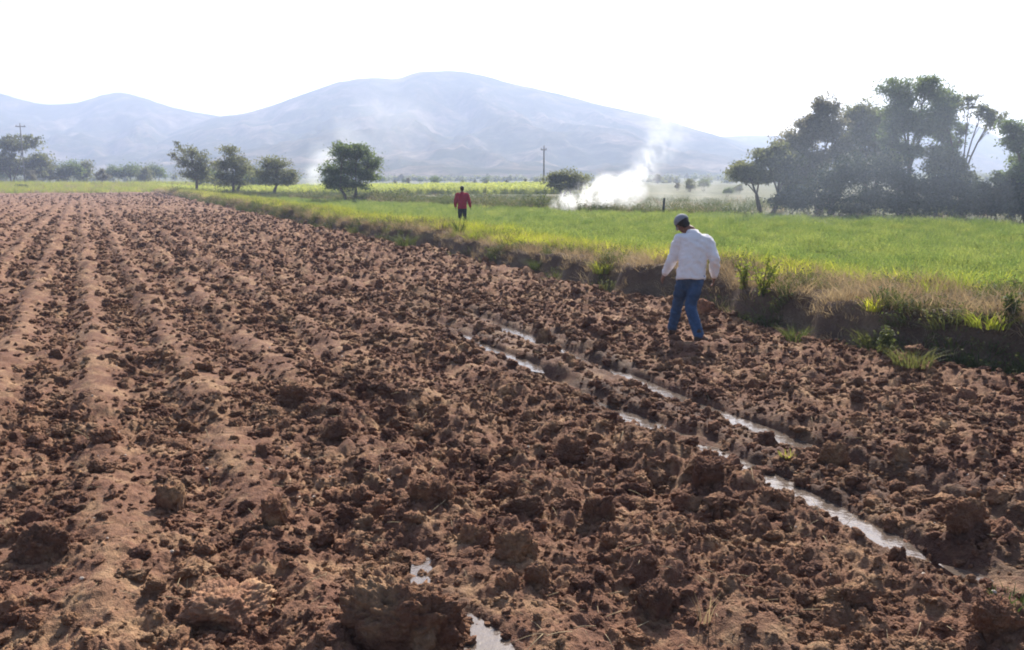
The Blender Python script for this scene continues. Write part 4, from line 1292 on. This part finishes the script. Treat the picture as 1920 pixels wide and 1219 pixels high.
p = pix(1244, 393, 50); g = gz(p.x, p.y)
S = Soup(); rz_ = 0.0
tube(S, [(0, 0, -0.2), (0.01, 0, 0.5), (0.03, 0.01, 1.02)], [0.075, 0.07, 0.06], 8)
o = link('post', S.mesh('post'), plain_mat('dark_post', (0.03, 0.035, 0.035), 0.8), None)
o.location = (p.x, p.y, g)
tag(o, 'short dark post at the far edge of the crop right of the smoke', 'post')
p = pix(42, 352, 168); g = gz(p.x, p.y)
tree('stump_bush', (p.x, p.y, g), [(0, 0, .5, .9, .8, .5), (.5, 0, .4, .7, .6, .4)], 'small dark bush at the foot of the left utility pole', 'faded trees at the far end of the ploughed field', 0.05, 3, M_LEAF_DARK, 500, 0.3, 90, cat='bush', fork=0.1)

# ------------------------------------------------------------------ smoke
def smoke(name, path, label, density, seed, thr=0.38, nscale=0.55, aniso=0.35, stretch=(1, 1, 1), col=(0.97, 0.98, 1.0)):
    """path: (u, v, depth, radius px, strength)"""
    pts = []
    for (u, v, d, rp, a) in path:
        c = pix(u, v, d); pts.append((c, rp * d / FPX, a))
    S = Soup()
    # closed hull: a tube that swells with the smoke
    P = [pts[0][0] - (pts[1][0] - pts[0][0]).normalized() * pts[0][1] * 0.8] + [q[0] for q in pts] + [pts[-1][0] + (pts[-1][0] - pts[-2][0]).normalized() * pts[-1][1] * 0.8]
    Rr = [pts[0][1] * 0.35] + [q[1] for q in pts] + [pts[-1][1] * 0.35]
    # resample
    PP = []; RR_ = []
    for i in range(len(P) - 1):
        for f in np.linspace(0, 1, 5)[:-1]:
            PP.append(P[i].lerp(P[i + 1], f)); RR_.append(Rr[i] + (Rr[i + 1] - Rr[i]) * f)
    PP.append(P[-1]); RR_.append(Rr[-1])
    tube(S, PP, RR_, 16)
    me = S.mesh(name)
    m, nt, out = new_mat(name + '_volume')
    L = nt.links
    g = nd(nt, 'ShaderNodeNewGeometry'); pos = g.outputs['Position']
    tot = None
    for c, r, a in pts:
        vd = nd(nt, 'ShaderNodeVectorMath', operation='DISTANCE')
        L.new(pos, vd.inputs[0]); vd.inputs[1].default_value = c
        mr = nd(nt, 'ShaderNodeMapRange', interpolation_type='SMOOTHSTEP')
        mr.inputs['From Min'].default_value = r; mr.inputs['From Max'].default_value = r * 0.15
        mr.inputs['To Min'].default_value = 0; mr.inputs['To Max'].default_value = a
        L.new(vd.outputs['Value'], mr.inputs['Value'])
        tot = mr.outputs[0] if tot is None else math_n(nt, 'MAXIMUM', tot, mr.outputs[0])
    mp = nd(nt, 'ShaderNodeMapping'); mp.inputs['Scale'].default_value = stretch
    mp.inputs['Location'].default_value = (seed * 3.1, seed * 1.7, 0)
    L.new(pos, mp.inputs['Vector'])
    n = noise_node(nt, mp.outputs[0], nscale, 6, 0.62, 1.3)
    mr = nd(nt, 'ShaderNodeMapRange')
    mr.inputs['From Min'].default_value = thr; mr.inputs['From Max'].default_value = thr + 0.28
    L.new(n.outputs['Fac'], mr.inputs['Value'])
    den = math_n(nt, 'MULTIPLY', math_n(nt, 'MULTIPLY', tot, mr.outputs[0]), density)
    v = nd(nt, 'ShaderNodeVolumePrincipled')
    v.inputs['Color'].default_value = (*col, 1)
    v.inputs['Anisotropy'].default_value = aniso
    L.new(den, v.inputs['Density'])
    L.new(v.outputs[0], out.inputs['Volume'])
    o = link(name, me, m)
    tag(o, label, kind='stuff')
    return o
smoke('smoke', [(1040, 384, 56, 16, 1.6), (1066, 378, 56, 28, 3.0), (1100, 370, 56.5, 36, 3.0), (1140, 362, 57, 44, 2.6), (1180, 356, 58, 44, 1.8), (1204, 335, 59, 38, 0.8), (1214, 305, 60, 40, 0.6),
                (1236, 275, 60.5, 50, 0.30), (1258, 245, 61, 62, 0.13), (1252, 210, 62, 78, 0.05), (1225, 175, 63, 90, 0.022)],
      'dense white smoke drifting low and rising from burning stubble behind the crop', 1.5, 1, thr=0.44, nscale=0.85, aniso=0.6)
smoke('drifting_smoke', [(1180, 366, 62, 40, 0.5), (1250, 362, 63, 44, 0.5), (1320, 362, 64, 44, 0.4), (1390, 366, 65, 36, 0.25)],
      'thin smoke drifting low between the dense smoke and the grove', 0.17, 7, thr=0.25, nscale=0.3, aniso=0.5)
smoke('smoke_veil', [(1380, 345, 41, 130, 0.7), (1500, 320, 41, 190, 1.0), (1640, 285, 41, 240, 1.0), (1780, 285, 40, 240, 1.0), (1930, 310, 39, 200, 1.0)],  # added volume: smoky haze that also stands in for glare over the trees
      'thin bluish veil of smoke added before the grove to pale it', 0.016, 9, thr=0.1, nscale=0.08, aniso=0.3, col=(0.72, 0.82, 1.0))
smoke('faint_smoke', [(588, 350, 150, 22, 0.8), (588, 325, 151, 26, 0.6), (610, 295, 152, 44, 0.22), (660, 262, 154, 70, 0.07), (730, 225, 156, 110, 0.035)],
      'faint pale smoke behind the full round tree', 0.5, 4, thr=0.38, nscale=0.12, aniso=0.5)

# ------------------------------------------------------------------ people
def ring_loft(rings, seg=20):
    """rings: (centre, ax, ay, dirx, diry) ellipses -> closed quads+caps as tris"""
    V = []; F = []
    for (c, rx, ry, dx, dy) in rings:
        for k in range(seg):
            a = 2 * math.pi * k / seg
            V.append(c + dx * (math.cos(a) * rx) + dy * (math.sin(a) * ry))
    n = len(rings)
    for i in range(n - 1):
        for k in range(seg):
            k2 = (k + 1) % seg
            F += [(i * seg + k, i * seg + k2, (i + 1) * seg + k2), (i * seg + k, (i + 1) * seg + k2, (i + 1) * seg + k)]
    c0 = len(V); V.append(rings[0][0]); c1 = len(V); V.append(rings[-1][0])
    for k in range(seg):
        k2 = (k + 1) % seg
        F += [(c0, k2, k), (c1, (n - 1) * seg + k, (n - 1) * seg + k2)]
    return V, F

def limb(soup, pts, radii, seg=16, flat=1.0, sub=5):
    """smooth tapered limb through joints"""
    pts = [Vector(p) for p in pts]
    P = []; Rd = []
    n = len(pts)
    for i in range(n - 1):
        p0 = pts[max(i - 1, 0)]; p1 = pts[i]; p2 = pts[i + 1]; p3 = pts[min(i + 2, n - 1)]
        for f in np.linspace(0, 1, sub + 1)[:-1] if i < n - 2 else np.linspace(0, 1, sub + 1):
            f = float(f)
            P.append(0.5 * ((2 * p1) + (p2 - p0) * f + (2 * p0 - 5 * p1 + 4 * p2 - p3) * f * f + (3 * p1 - p0 - 3 * p2 + p3) * f ** 3))
            Rd.append(radii[i] + (radii[i + 1] - radii[i]) * f)
    rings = []
    prev = None
    for i, p in enumerate(P):
        d = (P[min(i + 1, len(P) - 1)] - P[max(i - 1, 0)]).normalized()
        a = Vector((1, 0, 0)) if prev is None else prev
        a = a - d * a.dot(d)
        if a.length < 0.05: a = Vector((0, 1, 0)) - d * d.y
        a.normalize(); prev = a
        rings.append((p, Rd[i], Rd[i] * flat, a, d.cross(a)))
    # rounded ends
    d0 = (P[0] - P[1]).normalized(); d1 = (P[-1] - P[-2]).normalized()
    r0, r1 = rings[0], rings[-1]
    rings = [(r0[0] + d0 * r0[1] * 0.7, r0[1] * 0.55, r0[2] * 0.55, r0[3], r0[4])] + rings + [(r1[0] + d1 * r1[1] * 0.7, r1[1] * 0.55, r1[2] * 0.55, r1[3], r1[4])]
    soup.add(*ring_loft(rings, seg))

def blob(soup, c, r, rot=None):
    V, F = ICO[3]
    rot = rot or Matrix.Identity(3)
    soup.add([Vector(c) + rot @ Vector((v.x * r[0], v.y * r[1], v.z * r[2])) for v in V], F)

def remeshed(name, soup, voxel, parent, mat, sm=2, wr=0.0, seed=0):
    me = soup.mesh(name)
    o = link(name, me, mat)
    md = o.modifiers.new('join', 'REMESH'); md.mode = 'VOXEL'; md.voxel_size = voxel; md.use_smooth_shade = True
    if sm:
        m2 = o.modifiers.new('soft', 'SMOOTH'); m2.factor = 0.5; m2.iterations = sm
    dg = bpy.context.evaluated_depsgraph_get()
    new = bpy.data.meshes.new_from_object(o.evaluated_get(dg))
    o.modifiers.clear()
    o.data = new
    if wr:
        co = np.empty(len(new.vertices) * 3, np.float32); new.vertices.foreach_get('co', co); co = co.reshape(-1, 3)
        no = np.empty(len(new.vertices) * 3, np.float32); new.vertices.foreach_get('normal', no); no = no.reshape(-1, 3)
        k = np.array([mnoise.noise(Vector((p[0] * 9 + seed, p[1] * 9, p[2] * 15 + p[0] * 8))) + 0.5 * mnoise.noise(Vector((p[0] * 22, p[1] * 22 + seed, p[2] * 30))) for p in co])
        co += no * k[:, None] * wr
        new.vertices.foreach_set('co', co.ravel()); new.update()
    new.name = name
    new.materials.clear(); new.materials.append(mat)
    smooth(new)
    o.parent = parent
    return o

M_SKIN = plain_mat('skin', (0.19, 0.095, 0.062), 0.55, 0.12, 12)
M_HAIR = plain_mat('hair', (0.018, 0.014, 0.012), 0.6, 0.3, 60)
M_WHITE = plain_mat('white_cotton', (0.74, 0.71, 0.73), 0.9, 0.06, 5, 0.35, 60)
M_JEANS = plain_mat('blue_denim', (0.038, 0.075, 0.15), 0.9, 0.35, 7, 0.3, 120)
M_RED = plain_mat('red_cloth', (0.36, 0.022, 0.050), 0.9, 0.12, 6, 0.2, 60)
M_BLACK = plain_mat('dark_cloth', (0.022, 0.024, 0.034), 0.9, 0.25, 7)
M_CAP = plain_mat('grey_cap_cloth', (0.20, 0.21, 0.24), 0.85, 0.2, 9)
M_BOOT = plain_mat('worn_leather', (0.055, 0.035, 0.026), 0.7, 0.3, 14)

def hand(soup, wrist, d, palm_n, thumb_side, k=1.0, curl=0.7):
    """palm, four fingers and a thumb; d = direction of the hand, palm_n = palm normal"""
    d = d.normalized(); palm_n = (palm_n - d * palm_n.dot(d)).normalized(); side = d.cross(palm_n)
    if side.dot(thumb_side) < 0: side = -side
    rot = Matrix((side, palm_n, d)).transposed()
    blob(soup, wrist + d * 0.045 * k, (0.040 * k, 0.017 * k, 0.055 * k), rot)
    for j, (off, ln) in enumerate(((0.029, 0.070), (0.010, 0.080), (-0.010, 0.074), (-0.028, 0.058))):
        b = wrist + d * 0.085 * k + side * off * k
        p1 = b + (d * math.cos(0.25 * curl) + palm_n * math.sin(0.25 * curl)) * ln * 0.45 * k
        p2 = p1 + (d * math.cos(0.8 * curl) + palm_n * math.sin(0.8 * curl)) * ln * 0.33 * k
        p3 = p2 + (d * math.cos(1.35 * curl) + palm_n * math.sin(1.35 * curl)) * ln * 0.24 * k
        limb(soup, [b - d * 0.03 * k, b, p1, p2, p3], [0.0095 * k, 0.0098 * k, 0.0090 * k, 0.0082 * k, 0.0070 * k], 8, 1.0, 2)
    t0 = wrist + d * 0.02 * k + side * 0.028 * k
    t1 = t0 + (d * 0.6 + side * 0.75 + palm_n * 0.25).normalized() * 0.042 * k
    t2 = t1 + (d * 0.9 + side * 0.25 + palm_n * 0.35).normalized() * 0.034 * k
    limb(soup, [t0 - side * 0.01 * k, t0, t1, t2], [0.013 * k, 0.0125 * k, 0.0105 * k, 0.0085 * k], 8, 1.0, 2)

def head_shape(soup, c, rot, k=1.0):
    """+Y of rot is the face direction"""
    def P(x, y, z): return c + rot @ Vector((x * k, y * k, z * k))
    blob(soup, P(0, -0.012, 0.030), (0.076 * k, 0.095 * k, 0.090 * k), rot)      # skull
    blob(soup, P(0, 0.030, -0.035), (0.058 * k, 0.060 * k, 0.075 * k), rot)      # face and jaw
    blob(soup, P(0, 0.075, -0.080), (0.024 * k, 0.020 * k, 0.020 * k), rot)      # chin
    limb(soup, [P(0, 0.082, 0.012), P(0, 0.098, -0.012), P(0, 0.108, -0.032)], [0.009 * k, 0.011 * k, 0.014 * k], 8, 1.0, 2)   # nose
    blob(soup, P(0, 0.084, -0.055), (0.022 * k, 0.010 * k, 0.008 * k), rot)      # lips
    for s in (-1, 1):
        blob(soup, P(s * 0.078, -0.005, -0.008), (0.010 * k, 0.020 * k, 0.031 * k), rot)   # ears
        blob(soup, P(s * 0.031, 0.074, 0.020), (0.019 * k, 0.012 * k, 0.007 * k), rot)     # brows
        blob(soup, P(s * 0.038, 0.062, -0.018), (0.020 * k, 0.018 * k, 0.016 * k), rot)    # cheeks

def person(loc, rz, J, mats, label, sleeves=1.0, cap=True, k=1.0):
    root = empty('person', loc, rz)
    tag(root, label, 'person')
    V_ = {n: Vector(p) * k for n, p in J.items() if n not in ('head_rot',)}
    hr = J['head_rot']
    # ---- body
    B = Soup()
    hrot = (Matrix.Rotation(hr[2], 3, 'Z') @ Matrix.Rotation(hr[1], 3, 'Y') @ Matrix.Rotation(hr[0], 3, 'X'))
    head_shape(B, V_['head'], hrot, k)
    limb(B, [V_['chest'], V_['neck'], V_['head'] + hrot @ Vector((0, -0.02, -0.06)) * k], [0.07 * k, 0.056 * k, 0.052 * k], 14, 1.0, 4)
    limb(B, [V_['pelvis'], V_['waist'], V_['chest'], V_['neck'] - Vector((0, 0, 0.06 * k))], [0.125 * k, 0.115 * k, 0.135 * k, 0.075 * k], 18, 0.72, 5)
    for sd in 'LR':
        limb(B, [V_['sh' + sd], V_['el' + sd], V_['wr' + sd]], [0.048 * k, 0.037 * k, 0.026 * k], 12, 1.0, 6)
        limb(B, [V_['chest'] + Vector((0, 0, 0.1 * k)), V_['sh' + sd]], [0.06 * k, 0.05 * k], 12, 1.0, 3)
        hd = V_['ha' + sd] - V_['wr' + sd]
        inward = Vector((1 if sd == 'L' else -1, 0.25, 0))
        hand(B, V_['wr' + sd], hd, inward, Vector((0, 1, 0)), k * 1.02)
        limb(B, [V_['hip' + sd], V_['kn' + sd], V_['an' + sd]], [0.075 * k, 0.052 * k, 0.036 * k], 12, 1.0, 6)
        toe = V_['toe' + sd]
        limb(B, [V_['an' + sd], V_['an' + sd] * 0.4 + toe * 0.6, toe], [0.036 * k, 0.032 * k, 0.022 * k], 10, 1.0, 3)
    remeshed('body', B, 0.0062 * k, root, M_SKIN, 1)
    # ---- shirt: torso and sleeves in one
    S = Soup()
    def ring(c, rx, ry, tilt=Vector((0, 0, 1)), yaw=Vector((1, 0, 0))):
        dx = (yaw - tilt * yaw.dot(tilt)).normalized()
        return (c, rx * k, ry * k, dx, tilt.cross(dx))
    shl = (V_['shR'] - V_['shL']).normalized()
    up_ = (V_['neck'] - V_['waist']).normalized()
    hipd = (V_['hipR'] - V_['hipL']).normalized()
    hem = V_['pelvis'] - Vector((0, 0, J.get('hem', 0.10) * k)) if False else V_['pelvis'] + Vector((0, 0, -0.085 * k))
    rings = [ring(hem, 0.188, 0.140, up_, hipd), ring(hem + up_ * 0.02 * k, 0.190, 0.142, up_, hipd), ring(V_['pelvis'] + up_ * 0.06 * k, 0.182, 0.136, up_, hipd),
             ring(V_['waist'], 0.180, 0.132, up_, shl), ring(V_['waist'].lerp(V_['chest'], 0.55), 0.192, 0.138, up_, shl),
             ring(V_['chest'], 0.205, 0.140, up_, shl), ring(V_['chest'].lerp(V_['neck'], 0.45), 0.200, 0.120, up_, shl),
             ring(V_['chest'].lerp(V_['neck'], 0.72), 0.150, 0.098, up_, shl), ring(V_['chest'].lerp(V_['neck'], 0.92), 0.088, 0.078, up_, shl), ring(V_['neck'] + up_ * 0.012 * k, 0.068, 0.066, up_, shl)]
    S.add(*ring_loft(rings, 28))
    for sd in 'LR':
        sh, el, wr = V_['sh' + sd], V_['el' + sd], V_['wr' + sd]
        inn = V_['chest'].lerp(V_['neck'], 0.35)
        if sleeves >= 1:
            limb(S, [inn.lerp(sh, 0.45), sh, sh.lerp(el, 0.5), el, el.lerp(wr, 0.5), wr.lerp(el, 0.06)], [0.076 * k, 0.074 * k, 0.074 * k, 0.070 * k, 0.064 * k, 0.050 * k], 16, 1.0, 5)
        else:
            limb(S, [inn.lerp(sh, 0.45), sh, sh.lerp(el, 0.55), sh.lerp(el, 0.9)], [0.085 * k, 0.080 * k, 0.074 * k, 0.072 * k], 16, 1.0, 5)
    remeshed('shirt', S, 0.0105 * k, root, mats['shirt'], 2, 0.014 * k, 3)
    # collar
    Cc = Soup()
    c0 = V_['neck'] + up_ * 0.008 * k
    seg = 20
    vv = []; ff = []
    for j, (dz, rr_) in enumerate(((-0.022, 0.068), (0.012, 0.062), (0.016, 0.070), (-0.020, 0.086))):
        for q in range(seg):
            a = 2 * math.pi * q / seg
            dx = shl; dy = up_.cross(shl).normalized()
            vv.append(c0 + up_ * dz * k + dx * math.cos(a) * rr_ * k + dy * math.sin(a) * rr_ * k)
    for j in range(3):
        for q in range(seg):
            ff.append((j * seg + q, j * seg + (q + 1) % seg, (j + 1) * seg + (q + 1) % seg, (j + 1) * seg + q))
    Cc.add(vv, ff); mc = Cc.mesh('collar'); smooth(mc)
    link('collar', mc, mats['shirt'], root)
    # ---- trousers
    T = Soup()
    limb(T, [V_['waist'] + Vector((0, 0, -0.06 * k)), V_['pelvis'], V_['hipL'].lerp(V_['hipR'], 0.5) + Vector((0, 0, -0.05 * k))], [0.150 * k, 0.160 * k, 0.120 * k], 20, 0.78, 5)
    for sd in 'LR':
        h, n_, a = V_['hip' + sd], V_['kn' + sd], V_['an' + sd]
        limb(T, [h + Vector((0, 0, 0.03 * k)), h.lerp(n_, 0.45), n_, n_.lerp(a, 0.5), a + (a - n_).normalized() * 0.005 * k], [0.100 * k, 0.092 * k, 0.074 * k, 0.072 * k, 0.066 * k], 16, 1.0, 6)
    remeshed('trousers', T, 0.0105 * k, root, mats['trousers'], 2, 0.012 * k, 9)
    # ---- boots
    for sd in 'LR':
        S2 = Soup()
        a, toe = V_['an' + sd], V_['toe' + sd]
        f = (toe - a); f.z = 0; f.normalize()
        sole = min(toe.z, a.z - 0.06 * k)
        heel = a - f * 0.035 * k; heel.z = a.z - 0.055 * k
        limb(S2, [a + Vector((0, 0, 0.05 * k)), a, heel], [0.052 * k, 0.052 * k, 0.044 * k], 14, 1.0, 4)
        limb(S2, [heel, heel.lerp(toe, 0.5), toe], [0.042 * k, 0.046 * k, 0.034 * k], 14, 0.9, 5)
        remeshed('boot', S2, 0.009 * k, root, M_BOOT, 2)
    # ---- hair
    Hs = Soup()
    blob(Hs, V_['head'] + hrot @ Vector((0, -0.022, 0.036)) * k, (0.083 * k, 0.096 * k, 0.090 * k), hrot)
    blob(Hs, V_['head'] + hrot @ Vector((0, -0.062, -0.030)) * k, (0.060 * k, 0.042 * k, 0.050 * k), hrot)
    remeshed('hair', Hs, 0.009 * k, root, M_HAIR, 1, 0.003, 5)
    if cap:
        K = Soup()
        V, F = ICO[3]
        cc = V_['head'] + hrot @ Vector((0, -0.012, 0.045)) * k
        P = []
        for v in V:
            z = max(v.z, -0.22)
            P.append(cc + hrot @ Vector((v.x * 0.096, v.y * 0.110, z * 0.094 + 0.004)) * k)
        K.add(P, F)
        # bill at the front
        B2 = []
        nb = 11
        for lay in (0.0, -0.006):
            for q in range(nb):
                a = math.pi * (q / (nb - 1) * 0.8 + 0.1)
                B2.append(cc + hrot @ Vector((math.cos(a) * 0.092, math.sin(a) * 0.098, -0.014 + lay)) * k)
            for q in range(nb):
                a = math.pi * (q / (nb - 1) * 0.8 + 0.1)
                B2.append(cc + hrot @ Vector((math.cos(a) * 0.088, math.sin(a) * 0.175, -0.028 + lay)) * k)
        FF = []
        for q in range(nb - 1):
            FF += [(q, q + 1, nb + q + 1), (q, nb + q + 1, nb + q)]
            o_ = 2 * nb
            FF += [(o_ + q, o_ + nb + q + 1, o_ + q + 1), (o_ + q, o_ + nb + q, o_ + nb + q + 1)]
            FF += [(nb + q, nb + q + 1, o_ + nb + q + 1), (nb + q, o_ + nb + q + 1, o_ + nb + q)]
        K.add(B2, FF)
        mk = K.mesh('cap'); smooth(mk)
        link('cap', mk, M_CAP, root)
    return root

# man in white: back to the camera, bowed head, walking along the bank
mp = pixg(1294, 634, 0.03)
mg = gz(mp.x, mp.y)
MAN = dict(
    head=(-0.12, 0.165, 1.515), neck=(0.0, 0.08, 1.43), chest=(0.025, 0.045, 1.27), waist=(0.0, 0.0, 1.02), pelvis=(-0.01, -0.01, 0.90),
    shL=(-0.170, 0.06, 1.335), shR=(0.190, 0.05, 1.325), elL=(-0.245, 0.09, 1.08), elR=(0.275, -0.03, 1.085), wrL=(-0.335, 0.19, 0.865), wrR=(0.295, 0.09, 0.855),
    haL=(-0.37, 0.25, 0.77), haR=(0.297, 0.135, 0.755),
    hipL=(-0.085, 0.0, 0.86), hipR=(0.075, -0.01, 0.86), knL=(-0.145, 0.24, 0.475), knR=(0.0, 0.03, 0.465), anL=(-0.205, 0.30, 0.125), anR=(0.095, -0.16, 0.115),
    toeL=(-0.22, 0.49, 0.05), toeR=(0.21, -0.02, 0.04), head_rot=(-0.62, -0.30, 0.50))
man = person((mp.x, mp.y + 0.03, mg - 0.01), R(-6), MAN, {'shirt': M_WHITE, 'trousers': M_JEANS}, 'man in white long-sleeved shirt, jeans and grey cap walking bowed beside the bank')

# person in red in the crop
rp = pix(867, 422, 36.0)
RED = dict(
    head=(0.0, 0.03, 1.60), neck=(0.0, 0.0, 1.46), chest=(0.0, 0.0, 1.28), waist=(0.0, 0.0, 1.03), pelvis=(0.0, 0.0, 0.91),
    shL=(-0.195, 0.0, 1.385), shR=(0.195, 0.0, 1.385), elL=(-0.27, -0.02, 1.12), elR=(0.28, -0.03, 1.12), wrL=(-0.26, 0.08, 0.89), wrR=(0.33, 0.06, 0.90),
    haL=(-0.25, 0.12, 0.79), haR=(0.35, 0.10, 0.80),
    hipL=(-0.085, 0.0, 0.87), hipR=(0.085, 0.0, 0.87), knL=(-0.085, 0.09, 0.48), knR=(0.10, -0.02, 0.48), anL=(-0.085, 0.02, 0.09), anR=(0.11, -0.16, 0.10),
    toeL=(-0.09, 0.19, 0.035), toeR=(0.13, 0.0, 0.035), head_rot=(-0.15, 0.0, 0.15))
person((rp.x, rp.y, gz(rp.x, rp.y)), R(8), RED, {'shirt': M_RED, 'trousers': M_BLACK}, 'person in a red shirt and dark trousers walking away through the green crop', cap=False, k=1.04)
